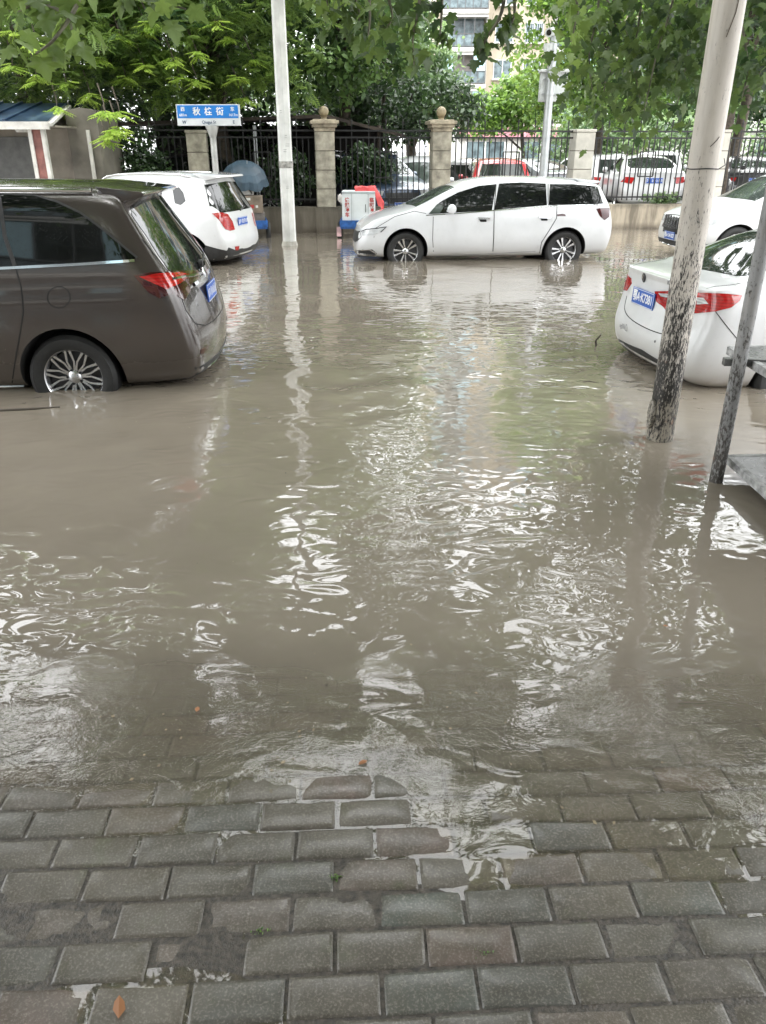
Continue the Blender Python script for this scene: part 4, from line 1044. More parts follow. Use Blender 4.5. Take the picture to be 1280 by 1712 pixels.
fd = Vector((1, .125, 0)).normalized(); fn_ = Vector((-.125, 1, 0)).normalized()
def FP(x, z=0, off=0): return Vector((x, FY(x), z)) + fn_ * off
FROT = Matrix((fd, fn_, Vector((0, 0, 1)))).transposed()
mb = MB(); xs = np.linspace(-24, 26, 120)
for x0, x1 in zip(xs, xs[1:]):
    za, zb_ = .56 + .012 * mnoise.noise(Vector((x0 * 2, 0, 0))), .56 + .012 * mnoise.noise(Vector((x1 * 2, 0, 0)))
    p = [FP(x0, -.4, -.16), FP(x1, -.4, -.16), FP(x1, zb_, -.16), FP(x0, za, -.16), FP(x0, -.4, .16), FP(x1, -.4, .16), FP(x1, zb_, .16), FP(x0, za, .16)]
    mb.add(p, [(0, 1, 2, 3), (3, 2, 6, 7), (7, 6, 5, 4)])
tag(mb.build('boundary_wall', M['wall'], smooth=False), 'low stained rendered wall under the black railings along the far side of the flood', 'wall')

M['stone'] = std('pillar_stone', (.36, .33, .265), .7, var=.32, nscale=5, bump=.3, bscale=30, world=True)
M['stone_pale'] = std('pillar_pale', (.47, .45, .40), .65, var=.12, nscale=4, bump=.2, bscale=30, world=True)
M['stone_cap'] = std('cap_stone', (.36, .31, .23), .75, var=.35, nscale=7, bump=.4, bscale=24, world=True)
M['ball'] = std('ball_stone', (.30, .245, .155), .6, var=.25, nscale=8, bump=.2, world=True)
M['joint'] = std('mortar_joint', (.16, .14, .11), .9, var=.2)
def pillar(x, label, top=2.14, ball=True, mat='stone', w=.43, base_z=.55):
    r = empty('gate_pillar', FP(x, -.22), math.atan(.125), label, 'pillar', 'stone pillars of the boundary fence')
    z = base_z + .22; zt = top + .22
    mb = MB(); mb.box((0, 0, z / 2), (w + .10, .46, z)); mb.build('pedestal', M['wall'], r, bevel=.01)
    hs = (zt - z) / 4
    mb = MB()
    for i in range(4): mb.box((0, 0, z + hs * (i + .5)), (w, w, hs - .016))
    mb.build('shaft', M[mat], r, bevel=.008)
    mb = MB(); mb.box((0, 0, (z + zt) / 2), (w - .03, w - .03, zt - z)); mb.build('joint', M['joint'], r)
    mb = MB()
    if ball:
        mb.box((0, 0, zt + .04), (w + .03, w + .03, .08)); mb.box((0, 0, zt + .115), (w + .11, w + .11, .07)); mb.box((0, 0, zt + .185), (w + .20, w + .20, .07)); mb.box((0, 0, zt + .23), (w + .08, w + .08, .03))
    else: mb.box((0, 0, zt + .03), (w + .03, w + .03, .06))
    mb.build('cap', M['stone_cap' if ball else mat], r, bevel=.012)
    if ball:
        mb = MB(); mb.lathe([(.001, 0), (.07, 0), (.06, .04), (.09, .06)] + [(.112 * math.sin(a), .16 - .112 * math.cos(a)) for a in np.linspace(.5, PI - .01, 12)], 'Z', 20, (0, 0, zt + .245)); mb.build('ball_finial', M['ball'], r, smooth=True)
    return r
PX = [-4.15, -1.33, 1.33, 4.70, 8.02]
pillar(PX[0], 'plain stone pillar behind the blue street sign', 2.10, False)
pillar(PX[1], 'stone pillar with ball just right of the white lamp pole')
pillar(PX[2], 'stone pillar with ball behind the nose of the white minivan')
pillar(PX[3], 'pale flat-topped pillar beside the security camera post', 2.14, False, 'stone_pale', w=.46)
pillar(PX[4], 'pale pillar half hidden behind the big peeling pole', 2.14, False, 'stone_pale', w=.46)
pillar(12.6, 'pale pillar farther along the fence beyond the right edge', 2.14, False, 'stone_pale', w=.46)
M['iron'] = std('black_iron', (.010, .010, .011), .45, var=.3, nscale=10)
def railing(x0, x1, label):
    c = FP((x0 + x1) / 2, .56); r = empty('railing', c, math.atan(.125), label, 'railing', 'black railings between the pillars')
    hl = (x1 - x0) / 2 * math.sqrt(1 + .125 ** 2)
    rl = MB()
    for z in (.16, 1.46, 1.60): rl.box((0, 0, z), (2 * hl, .03, .035))
    rl.build('rail', M['iron'], r)
    n = int(2 * hl / .128); bars = MB()
    for i in range(1, n):
        x = -hl + 2 * hl * i / n
        bars.box((x, 0, .78), (.024, .024, 1.38))
        if i % 3 == 0:
            bars.box((x, 0, 1.60), (.019, .019, .30)); bars.lathe([(.001, 1.86), (.022, 1.79), (.016, 1.74)], 'Z', 6, (x, 0, 0))
    bars.build('bars', M['iron'], r)
    pn = MB()
    for cx in ([0] if hl < 2 else [-hl * .45, hl * .5]):
        for z in (.62, 1.16): pn.box((cx, -.002, z), (.38, .026, .026))
        for sx in (-.19, .19): pn.box((cx + sx, -.002, .89), (.03, .026, .54))
    pn.build('panel', M['iron'], r)
LB = ['railing bay left of the street sign over the dark sedan', 'railing bay between the sign pillar and the ball pillar by the lamp pole', 'railing bay between the two ball-topped pillars', 'railing bay in front of the red hatchback', 'railing bay between the pale pillar and the big peeling pole', 'railing bay right of the big peeling pole']
pts = [-7.6] + PX + [12.6]
for (a_, b_), l_ in zip(zip(pts, pts[1:]), LB): railing(a_ + .23, b_ - .23, l_)

# ---- white lamp pole
M['pole_white'] = peel_mat('pole_white', (.78, .78, .76), (.20, .18, .15), 0, 3.0, scale=18, stretch=.5)
MATS['pole_white'].node_tree
r = empty('lamp_pole', (-1.905, 16.6, -.22), R(12), 'tall faceted white concrete pole rising from the water left of centre', 'pole')
mb = MB(); mb.tube([(0, 0, 0), (0, 0, 9.5)], [.138, .11], 8); o = mb.build('shaft', std('pole_concrete', (.66, .66, .64), .6, var=.14, nscale=3, bump=.1, bscale=30), r)
mb = MB(); mb.tube([(0, 0, 1.66), (0, 0, 1.78)], .1395, 8, cap=False); mb.build('grime_band', std('grime', (.30, .29, .27), .8, var=.5, nscale=14), r)
mb = MB()
for z, a_, w_ in ((2.2, -1.5, .05), (2.05, -1.35, .08), (1.95, -1.7, .06), (2.62, -2.0, .04), (1.30, -1.6, .05)):
    for q in range(2): mb.box((math.cos(a_) * .137, math.sin(a_) * .137, z + q * .035), (w_, .004, .012), rot=Matrix.Rotation(a_ + PI / 2, 3, 'Z'))
mb.build('torn_notice', std('notice', (.45, .45, .44), .8, var=.3, nscale=30), r)
mb = MB(); mb.tube([(.0, .0, .215), (0, 0, .30)], [.17, .145], 8, cap=False); mb.build('base_collar', std('pole_foot', (.40, .38, .34), .7, var=.3), r)

# ---- big peeling pole, right foreground
M['peel'] = peel_mat('peel_pole', (.60, .55, .49), (.020, .018, .016), .05, 1.95, scale=125, stretch=.22)
r = empty('utility_pole', (1.857, 4.905, -.25), 0, 'thick pale steel pole with peeling paint, black foot in the water', 'pole')
mb = MB(); mb.tube([(0, 0, z) for z in np.linspace(0, 7, 15)], .0855, 32); mb.build('shaft', M['peel'], r, smooth=True)
m, nt, out = new_mat('pole_foot_black'); k = NT(nt); b = k.n('ShaderNodeBsdfPrincipled'); k.l(b.outputs[0], out.inputs[0])
mb = MB()
# ragged black coat: a thin sleeve with an uneven rim
sg_ = 48; v = []; f = []
for i in range(sg_):
    a_ = 2 * PI * i / sg_; h_ = .40 + .20 * mnoise.noise(Vector((math.cos(a_) * 2.2, math.sin(a_) * 2.2, 1))) + .06 * mnoise.noise(Vector((math.cos(a_) * 9, math.sin(a_) * 9, 4))) + .10 * math.cos(a_ - .3)
    v += [(math.cos(a_) * .0868, math.sin(a_) * .0868, 0), (math.cos(a_) * .0866, math.sin(a_) * .0866, .25 + max(.05, h_ - .08))]
for i in range(sg_): j = (i + 1) % sg_; f.append((2 * i, 2 * j, 2 * j + 1, 2 * i + 1))
mb.add(v, f); mb.build('black_foot', peel_mat('foot_black', (.014, .012, .011), (.30, .27, .22), -.6, 1.3, scale=90, stretch=.3), r, smooth=True)
mb = MB(); mb.tube([(.0885 * math.cos(a_), .0885 * math.sin(a_), 1.905 + .002 * math.sin(3 * a_)) for a_ in np.linspace(0, 2 * PI, 33)], .0035, 6); mb.tube([(.088, -.02, 1.905), (.115, -.03, 1.925), (.10, -.035, 1.96)], .003, 6)
mb.build('tie_wire', std('tie_wire', (.05, .05, .05), .5), r)
# oval hatch on the left face
p = []; mb = MB(); prof = [(.034, .062, .0), (.036, .070, .02), (.032, .066, .026), (.026, .058, .024)]
for (rx, rz_, d_) in prof:
    for i in range(24):
        a_ = 2 * PI * i / 24; p.append(Vector((-.078 - d_, -.02 + rx * math.cos(a_), .43 + (rz_ * 1.45) * math.sin(a_))))
fs = [(q * 24 + i, q * 24 + (i + 1) % 24, (q + 1) * 24 + (i + 1) % 24, (q + 1) * 24 + i) for q in range(3) for i in range(24)] + [tuple(range(72, 96))]
mb.add(p, fs); mb.v = [tuple(Matrix.Rotation(R(4), 3, 'Z') @ Vector(q)) for q in mb.v]
mb.build('hatch', peel_mat('hatch_paint', (.36, .33, .28), (.06, .055, .045), -.6, 1.0, scale=60, stretch=.8), r, smooth=True)
mb = MB(); mb.tube([(-.02, -.0865, 2.55), (.01, -.0868, 2.66), (.015, -.0866, 2.72)], .0022, 5); mb.build('scratch', std('scratch', (.10, .075, .05), .8), r)
mb = MB(); mb.tube([(-.01, -.0868, 2.02), (.02, -.0865, 2.05), (.035, -.081, 2.07)], .0018, 5); mb.build('scratch', M['seam'], r)

# ---- grey pipe rack, right edge
M['pipe'] = peel_mat('rack_pipe', (.26, .26, .26), (.05, .045, .04), -.4, 1.6, scale=80, stretch=.4)
M['rack'] = std('rack_steel', (.10, .10, .10), .30, metal=.1, var=.35, nscale=16, bump=.15, bscale=30, rough_var=.25)
rk = empty('pipe_rack', (1.95, 4.16, -.2), 0, 'rusty grey pipe rack with two shelves at the right edge, standing in the water', 'rack')
def loc(p): return (p[0] - 1.95, p[1] - 4.16, p[2] + .2)
mb = MB(); mb.tube([loc((1.945, 4.16, -.2)), loc((1.94, 4.15, 3.2))], .038, 18); mb.build('post', M['pipe'], rk, smooth=True)
mb = MB(); mb.tube([loc((2.03, 4.40, -.2)), loc((2.03, 4.40, .72))], .014, 10); mb.build('brace', M['rack'], rk, smooth=True)
def shelf(z, name):
    mb = MB(); y0, y1, x0, x1 = 3.55, 4.25, 2.0, 3.3
    mb.add([loc(q) for q in ((x0, y1, z), (x1, y1 + .1, z), (x1, 2.9, z), (x0 + .0, 4.12, z))], [(0, 1, 2, 3)])
    a_, b_ = Vector((2.0, 4.12, z - .02)), Vector((3.3, 2.9, z - .02))
    return mb, a_, b_
for z, xo, yb_ in ((.12, 2.04, 4.26), (.71, 2.03, 4.50)):
    c0, c1, c2, c3 = Vector((xo, yb_, z)), Vector((xo, 3.2, z)), Vector((3.3, 3.2, z)), Vector((3.3, yb_ + .08, z))
    mb = MB(); q = [c0, c1, c2, c3]; mb.add([loc(v) for v in q] + [loc(v - Vector((0, 0, .012))) for v in q], [(0, 1, 2, 3), (7, 6, 5, 4), (0, 4, 5, 1), (1, 5, 6, 2), (2, 6, 7, 3), (3, 7, 4, 0)])
    sh = mb.build('shelf', M['rack'], rk)
    mb = MB(); dz = Vector((0, 0, .0205))
    for a_, b_ in ((c0, c1), (c3, c0)): mb.bar(loc(a_ - dz), loc(b_ - dz), .034, .045)
    mb.build('edge_angle', std('rack_edge', (.30, .30, .30), .5, var=.4, nscale=24, bump=.5, bscale=70), sh, bevel=.003)
mb = MB(); mb.bar(loc((1.87, 4.19, .70)), loc((2.1, 4.17, .70)), .05, .04); mb.build('bracket', M['rack'], rk, bevel=.004)
mb = MB(); mb.tube([loc((3.25, 4.5, -.2)), loc((3.25, 4.5, 1.6))], .03, 12); mb.build('post', M['rack'], rk, smooth=True)
mb = MB(); mb.box((2.42, 4.22, .16), (.30, .09, .05), rot=Matrix.Rotation(R(-8), 3, 'Z')); tag(mb.build('angle_iron', M['rack'], bevel=.006), 'short piece of grey angle iron lying on the rack lower shelf', 'metal bar')
mb = MB(); mb.box((2.38, 4.12, .716), (.34, .22, .006), rot=Matrix.Rotation(R(-35), 3, 'Z')); tag(mb.build('paper_sheet', std('paper', (.75, .76, .78), .5, var=.05)), 'white sheet lying on the upper shelf of the pipe rack', 'sheet')

# ---- street sign
sr = empty('street_sign', (-3.38, 17.05, -.22), R(-2), 'blue and white street name sign for Qiugui St on a pale post', 'street sign')
mb = MB(); mb.tube([(0, 0, 0), (0, 0, 2.30)], .062, 16); mb.lathe([(.062, 2.20), (.13, 2.40), (.13, 2.41)], 'Z', 16); mb.build('post', std('post_pale', (.52, .52, .50), .4, var=.15, metal=.3), sr, smooth=True)
sb = MB(); sb.box((-.05, 0, 2.60), (1.24, .10, .375)); bd = sb.build('board', std('sign_edge', (.70, .72, .74), .4, var=.05), sr, bevel=.008)
sb = MB(); sb.box((-.05, -.052, 2.658), (1.20, .006, .225)); sb.build('blue_panel', std('sign_blue', (.015, .20, .62), .35, var=.08), bd)
INKB = std('sign_ink_blue', (.05, .10, .18), .5, var=.05)
def sg_text(t, x, z, size, mat, bold=.0, sx=1.0): text_obj('lettering', t, size, mat, bd, frame((x, -.0565, z), (1, 0, 0), (0, 0, 1)), .0012, bold=bold, sx=sx)
for t, x in (('秋', -.27), ('桂', -.04), ('街', .19)): sg_text(t, x, 2.655, .150, M['white_ink'], .0035)
sg_text('西', -.54, 2.70, .082, M['white_ink'], .002); sg_text('东', .44, 2.70, .082, M['white_ink'], .002)
sg_text('681m', -.54, 2.60, .066, M['white_ink'], .001); sg_text('1617m', .45, 2.60, .066, M['white_ink'], .001)
sg_text('W', -.53, 2.475, .080, INKB, .001); sg_text('Qiugui St', -.04, 2.475, .075, INKB, .0005); sg_text('E', .45, 2.475, .080, INKB, .001)

# ---- security camera post
cr_ = empty('camera_post', (3.60, 18.95, -.22), 0, 'grey steel post carrying a security camera and a white control box', 'camera post')
STEEL = std('galv_steel', (.50, .52, .53), .35, metal=.5, var=.1)
mb = MB(); mb.tube([(0, 0, 0), (0, 0, 4.15)], [.10, .082], 18); mb.build('post', STEEL, cr_, smooth=True)
BOXW = std('box_white', (.62, .64, .64), .45, var=.08)
mb = MB(); mb.box((.10, .22, 3.22), (.56, .26, .56)); bx_ = mb.build('control_box', BOXW, cr_, bevel=.01)
mb = MB(); mb.box((.10, .20, 3.525), (.62, .34, .055)); mb.build('lid', BOXW, bx_, bevel=.01)
mb = MB()
for z in (3.08, 3.36): mb.box((.10, .075, z), (.50, .02, .03)); mb.lathe([(.10, z - .02), (.105, z - .02), (.105, z + .02), (.10, z + .02)], 'Z', 16)
mb.build('clamp', STEEL, bx_)
hd = MB(); hd.tube([(-.02, .05, 4.24), (-.16, -.30, 4.18)], .075, 16); hd.tube([(-.16, -.30, 4.18), (-.175, -.335, 4.175)], [.085, .085], 16)
ch = hd.build('camera_head', BOXW, cr_, smooth=True)
hd = MB(); hd.tube([(-.175, -.336, 4.175), (-.178, -.345, 4.174)], .055, 16); hd.build('lens', M['glass'], ch)
hd = MB(); hd.box((-.12, -.05, 3.95), (.16, .16, .12)); hd.tube([(0, 0, 4.05), (-.1, -.05, 3.95)], .03, 8); hd.lathe([(.001, 3.80), (.05, 3.82), (.065, 3.88), (.06, 3.92)], 'Z', 14, (-.14, -.08, 0)); hd.build('bracket', BOXW, cr_, smooth=True)

# ---- gatehouse
gh = empty('gatehouse', (-9, 17, 0), 0, 'small grey gatehouse with blue metal roof at the left edge', 'gatehouse')
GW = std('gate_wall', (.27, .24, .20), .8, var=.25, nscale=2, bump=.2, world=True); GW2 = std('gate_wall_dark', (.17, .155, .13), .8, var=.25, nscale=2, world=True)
WTRIM = std('white_trim', (.62, .60, .56), .5, var=.15, nscale=5)
def gl_(p): return (p[0] + 9, p[1] - 17, p[2])
mb = MB(); mb.box(gl_((-9.3, 18.1, 1.1)), (6.1, 1.6, 2.5)); mb.build('wall', GW, gh)
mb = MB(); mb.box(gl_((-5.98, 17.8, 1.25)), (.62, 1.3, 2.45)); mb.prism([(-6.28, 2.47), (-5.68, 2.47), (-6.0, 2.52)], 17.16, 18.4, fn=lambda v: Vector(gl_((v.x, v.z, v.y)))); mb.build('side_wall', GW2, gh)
# roof with standing seams
rf = MB(); A_, B_, C_, D_ = Vector((-13, 15.95, 2.21)), Vector((-6.19, 15.95, 2.21)), Vector((-6.5, 17.9, 2.60)), Vector((-13, 17.9, 2.60))
q = [A_, B_, C_, D_]; rf.add([gl_(v) for v in q] + [gl_(v + Vector((0, 0, .03))) for v in q], [(3, 2, 1, 0), (4, 5, 6, 7), (0, 1, 5, 4), (1, 2, 6, 5), (2, 3, 7, 6), (3, 0, 4, 7)])
for i in range(18):
    x = -13 + i * .4; rf.bar(gl_((x, 15.97, 2.25)), gl_((x, 17.88, 2.64)), .05, .05) if x < -6.6 else None
m, nt, out = new_mat('blue_roof'); k = NT(nt); b = k.n('ShaderNodeBsdfPrincipled'); k.l(b.outputs[0], out.inputs[0]); pos = k.n('ShaderNodeNewGeometry').outputs['Position']
k.l(k.ramp(k.noise(k.scaled(pos, (1, .4, 1)), 2.2, 5, .7), [(.35, (.012, .022, .042)), (.52, (.022, .046, .095)), (.7, (.09, .14, .21))]), b.inputs['Base Color']); b.inputs['Roughness'].default_value = .3; b.inputs['Metallic'].default_value = .2
ro = rf.build('roof', m, gh)
mb = MB(); mb.bar(gl_((-13, 15.93, 2.17)), gl_((-6.16, 15.93, 2.17)), .05, .13); mb.bar(gl_((-6.15, 15.9, 2.18)), gl_((-6.46, 17.9, 2.57)), .10, .05); mb.build('fascia', WTRIM, ro)
mb = MB(); mb.box(gl_((-9.5, 16.9, 2.16)), (6.8, 1.7, .03)); mb.build('soffit', GW, ro)
for x, w in ((-6.60, .07), (-6.36, .07)): mb = MB(); mb.box(gl_((x, 16.1, 1.05)), (w, .10, 2.25)); mb.build('column', WTRIM, gh)
mb = MB(); mb.box(gl_((-6.48, 16.12, 1.05)), (.17, .08, 2.25)); mb.build('red_column', std('dull_red', (.24, .10, .085), .7, var=.3), gh)
mb = MB(); mb.box(gl_((-5.86, 17.08, 1.02)), (.06, .06, 2.2)); mb.build('column', WTRIM, gh)
mb = MB(); mb.box(gl_((-7.4, 17.28, 1.0)), (.95, .05, 2.0)); dr = mb.build('door', std('door_grey', (.10, .10, .095), .4, var=.2), gh)
mb = MB()
for x in (-7.9, -6.9): mb.box(gl_((x, 17.26, 1.02)), (.05, .07, 2.04))
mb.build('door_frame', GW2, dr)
mb = MB(); mb.lathe([(.001, .0), (.12, .0), (.14, .05), (.001, .06)], 'Z', 16, gl_((-6.95, 16.6, 2.07))); mb.build('ceiling_lamp', std('lamp_white', (.7, .7, .68), .4), gh, smooth=True)

# ---- open shed behind the fence
sh_ = empty('bicycle_shed', (-2.6, 22.5, YG), 0, 'dark open shed with sloping brown roof behind the fence left of centre', 'shed')
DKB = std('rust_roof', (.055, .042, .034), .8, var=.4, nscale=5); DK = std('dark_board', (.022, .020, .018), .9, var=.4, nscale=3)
def sl_(p): return (p[0] + 2.6, p[1] - 22.5, p[2] - YG)
mb = MB()
for (x0, z0, x1, z1) in ((-6.6, 2.28, -1.35, 2.46), (-1.35, 2.46, .55, 2.02)):
    mb.add([sl_(v) for v in ((x0, 20.6, z0), (x1, 20.6, z1), (x1, 25, z1 + .1), (x0, 25, z0 + .1), (x0, 20.6, z0 + .07), (x1, 20.6, z1 + .07), (x1, 25, z1 + .17), (x0, 25, z0 + .17))], [(3, 2, 1, 0), (4, 5, 6, 7), (0, 1, 5, 4), (1, 2, 6, 5), (2, 3, 7, 6), (3, 0, 4, 7)])
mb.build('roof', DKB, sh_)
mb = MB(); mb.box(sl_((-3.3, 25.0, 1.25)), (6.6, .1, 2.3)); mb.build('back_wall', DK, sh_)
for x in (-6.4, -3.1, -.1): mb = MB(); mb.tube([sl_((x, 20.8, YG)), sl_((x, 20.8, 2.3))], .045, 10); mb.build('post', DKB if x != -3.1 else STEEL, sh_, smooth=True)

# ---- delivery tricycle with cartons and umbrella
BLUE = std('cart_blue', (.02, .10, .34), .5, var=.3, nscale=14); TY = M['tyre']
def cart(loc_, rz, label, w, l, col):
    r = empty('cargo_tricycle', loc_, R(rz), label, 'tricycle')
    mb = MB(); mb.box((0, 0, .42), (w, l, .05))
    for x in (-w / 2, w / 2): mb.box((x, 0, .50), (.03, l, .14))
    mb.box((0, -l / 2, .50), (w, .03, .14)); mb.box((0, l / 2, .50), (w, .03, .14)); mb.build('bed', col, r, bevel=.006)
    for x in (-w / 2 - .03, w / 2 + .03):
        mb = MB(); mb.lathe([(.14, -.04), (.24, -.045), (.26, -.02), (.26, .02), (.24, .045), (.14, .04)], 'X', 24, (x, -.1, .26)); mb.build('wheel', TY, r, smooth=True)
    mb = MB(); mb.tube([(0, l / 2, .42), (0, l / 2 + .5, .45), (0, l / 2 + .75, .26)], .03, 8); mb.tube([(0, l / 2 + .5, .45), (0, l / 2 + .4, .95), (-.25, l / 2 + .3, 1.0)], .02, 8); mb.tube([(0, l / 2 + .4, .95), (.25, l / 2 + .3, 1.0)], .02, 8); mb.build('frame', col, r, smooth=True)
    mb = MB(); mb.lathe([(.14, -.03), (.24, -.035), (.26, 0), (.24, .035), (.14, .03)], 'X', 24, (0, l / 2 + .78, .26)); mb.build('front_wheel', TY, r, smooth=True)
    return r
cart((-2.92, 18.35, -.2), 10, 'blue cargo tricycle under the grey umbrella, loaded with cartons', .62, .95, BLUE)
CARD = std('cardboard', (.20, .16, .125), .85, var=.25, nscale=6, bump=.2); CARD2 = std('cardboard_grey', (.145, .13, .12), .85, var=.3, nscale=6)
def carton(loc_, size, rz, mat, label, marks):
    r = MB(); r.box((0, 0, size[2] / 2), size); o = r.build('carton', mat, None, bevel=.006); o.location = loc_; o.rotation_euler = (0, 0, R(rz)); tag(o, label, 'box', 'cartons on the tricycle')
    for (x, z, w, h, mt) in marks: q = MB(); q.box((x, -size[1] / 2 - .003, z), (w, .004, h)); q.build('printed_label', mt, o)
    return o
LR = std('label_red', (.40, .04, .04), .6); LW = std('label_white', (.62, .62, .60), .6)
carton((-2.93, 18.2, .245), (.62, .5, .27), 10, CARD2, 'grey carton with a red and blue label at the bottom of the tricycle load', [(-.22, .08, .10, .12, LR), (.2, .06, .12, .1, std('label_blue', (.03, .12, .4), .6))])
carton((-2.94, 18.2, .52), (.60, .5, .34), 8, CARD, 'brown carton with a red label on top of the tricycle load', [(-.02, .13, .26, .07, LR), (.17, .13, .05, .05, LW), (-.05, .28, .18, .05, LW)])
mb = MB(); mb.box((0, 0, .14), (.44, .10, .28)); o = mb.build('white_carrier_bag', std('bag_white', (.55, .55, .53), .6, var=.1), None, bevel=.04); o.location = (-3.03, 18.15, .87); o.rotation_euler = (0, 0, R(8)); tag(o, 'white bag with black straps standing on the top carton under the umbrella', 'bag')
for sx in (-.11, .11):
    q = MB(); q.tube([(sx * 1.6, -.056, .03), (sx, -.075, .14), (sx * .9, -.08, .28), (sx * 1.3, -.04, .42), (sx * .8, -.02, .34)], .013, 6); q.build('strap', M['plastic'], o, smooth=True)
um = empty('umbrella', (-3.02, 18.45, .9), 0, 'open blue-grey umbrella leaning over the cartons by the fence', 'umbrella')
mtx = Matrix.Translation((0, 0, .28)) @ Matrix.Rotation(R(14), 4, 'Y') @ Matrix.Rotation(R(26), 4, 'X')
cn = MB(); NR = 8; rings_ = [(0, .36), (.16, .335), (.32, .26), (.44, .15), (.52, .0)]
vs, fs = [(0, 0, .36)], []
for (rr_, hh) in rings_[1:]:
    for i in range(NR * 4):
        a_ = 2 * PI * i / (NR * 4); sag = 1 - .07 * (1 - abs(math.cos(NR * a_ / 2))) * (rr_ / .52) * 1.6; up_ = .03 * (1 - abs(math.cos(NR * a_ / 2))) * (rr_ / .52) ** 2
        vs.append((rr_ * sag * math.cos(a_), rr_ * sag * math.sin(a_), hh + up_))
n_ = NR * 4
for i in range(n_): fs.append((0, 1 + i, 1 + (i + 1) % n_))
for q in range(3):
    for i in range(n_): fs.append((1 + q * n_ + i, 1 + q * n_ + (i + 1) % n_, 1 + (q + 1) * n_ + (i + 1) % n_, 1 + (q + 1) * n_ + i))
cn.add([mtx @ Vector(v) for v in vs], fs); cn.build('canopy', std('umbrella_cloth', (.04, .07, .10), .55, var=.3, nscale=3), um, smooth=False)
q = MB(); q.tube([mtx @ Vector((0, 0, .42)), mtx @ Vector((0, 0, -.45))], .008, 6); q.build('shaft', STEEL, um, smooth=True)
for i in range(NR):
    a_ = 2 * PI * i / NR; q = MB(); q.tube([mtx @ Vector((r_ * math.cos(a_), r_ * math.sin(a_), h_ - .006)) for r_, h_ in rings_], .004, 4); q.build('rib', M['plastic'], um)

# ---- white box cart with red writing
wcx = cart((-.50, 18.45, -.2), 0, 'blue cargo tricycle carrying the tall white cabinet in front of the fence', .86, 1.0, BLUE)
CABW = std('cabinet_white', (.68, .72, .74), .4, var=.06, nscale=3)
cb = empty('cabinet', (-.53, 18.30, .215), 0, 'white cabinet with columns of red characters on its front', 'cabinet')
q = MB(); q.box((0, 0, .37), (.72, .62, .74)); q.build('case', CABW, cb, bevel=.008)
q = MB(); q.box((.03, -.315, .36), (.30, .012, .64)); dd = q.build('door', CABW, cb, bevel=.004)
q = MB(); q.box((.15, -.325, .40), (.012, .012, .16)); q.build('handle', M['plastic'], dd)
q = MB()
for x in (-.155, .21): q.box((x, -.3125, .36), (.012, .01, .70))
q.box((0, -.3125, .71), (.72, .012, .05)); q.box((0, -.3125, .02), (.72, .012, .04)); q.build('edge_trim', std('trim_grey', (.40, .44, .46), .4), cb)
for t, x in (('违规停车', -.25), ('临时停车', .285)):
    for i, chh in enumerate(t): text_obj('red_character', chh, .10, LR, cb, frame((x, -.3125, .56 - i * .10), (1, 0, 0), (0, 0, 1)), .001, bold=.003)
q = MB(); q.box((-.97, 18.05, .13), (.10, .05, .20)); o = q.build('warning_lamp', std('lamp_housing', (.62, .40, .42), .5, var=.3), None, bevel=.01); o.parent = wcx; o.location = (.50, -18.45, .2)
# cloth thrown over
def cloth(name, label, cat, x0, y0, z0, w, d, mat, seed, drop, parent=None):
    n1_, n2_ = 22, 22; vs = []
    for j in range(n2_ + 1):
        for i in range(n1_ + 1):
            u, v = i / n1_, j / n2_
            x = x0 + w * u + .03 * mnoise.noise(Vector((u * 3, v * 3, seed))); y = y0 + d * v
            z = z0 + .05 * mnoise.noise(Vector((u * 5, v * 5, seed + 3))) + .03 * mnoise.noise(Vector((u * 13, v * 11, seed)))
            over = max(0.0, u - .55) / .45; z -= drop * over ** 1.3 * (1 + .4 * mnoise.noise(Vector((v * 4, 0, seed)))); x -= w * .18 * over
            fo = max(0.0, .35 - v) / .35; z -= .16 * fo * (.6 + .8 * u + .5 * mnoise.noise(Vector((u * 6, 1, seed)))); y += d * .25 * fo
            vs.append((x, y, z))
    q = MB(); q.add(vs, [(j * (n1_ + 1) + i, j * (n1_ + 1) + i + 1, (j + 1) * (n1_ + 1) + i + 1, (j + 1) * (n1_ + 1) + i) for j in range(n2_) for i in range(n1_)])
    return tag(q.build(name, mat, parent, smooth=True), label, cat)
m, nt, out = new_mat('red_cloth'); k = NT(nt); b = k.n('ShaderNodeBsdfPrincipled'); k.l(b.outputs[0], out.inputs[0]); pos = k.n('ShaderNodeNewGeometry').outputs['Position']
spx = k.n('ShaderNodeSeparateXYZ'); k.l(pos, spx.inputs[0])
e_ = k.math('MULTIPLY', k.math('SUBTRACT', spx.outputs['X'], .02), 6.0, clamp=True)
k.l(k.mix(k.math('MULTIPLY', e_, k.ramp(k.noise(pos, 12, 3), [(.42, g3(0)), (.55, g3(1))])), k.ramp(k.noise(pos, 6, 3), [(.3, (.42, .03, .035)), (.7, (.62, .09, .09))]), (.60, .50, .30)), b.inputs['Base Color']); b.inputs['Roughness'].default_value = .7
cloth('red_cloth', 'crumpled red cloth draped over the corner of the white cabinet', 'cloth', -.62, 17.90, 1.03, .78, .55, m, 3, .34)
cloth('plastic_bag', 'pale plastic bag hanging at the left side of the white cabinet', 'bag', -.98, 18.0, .86, .16, .3, std('pale_plastic', (.62, .58, .56), .3, var=.15, nscale=14), 8, .22)
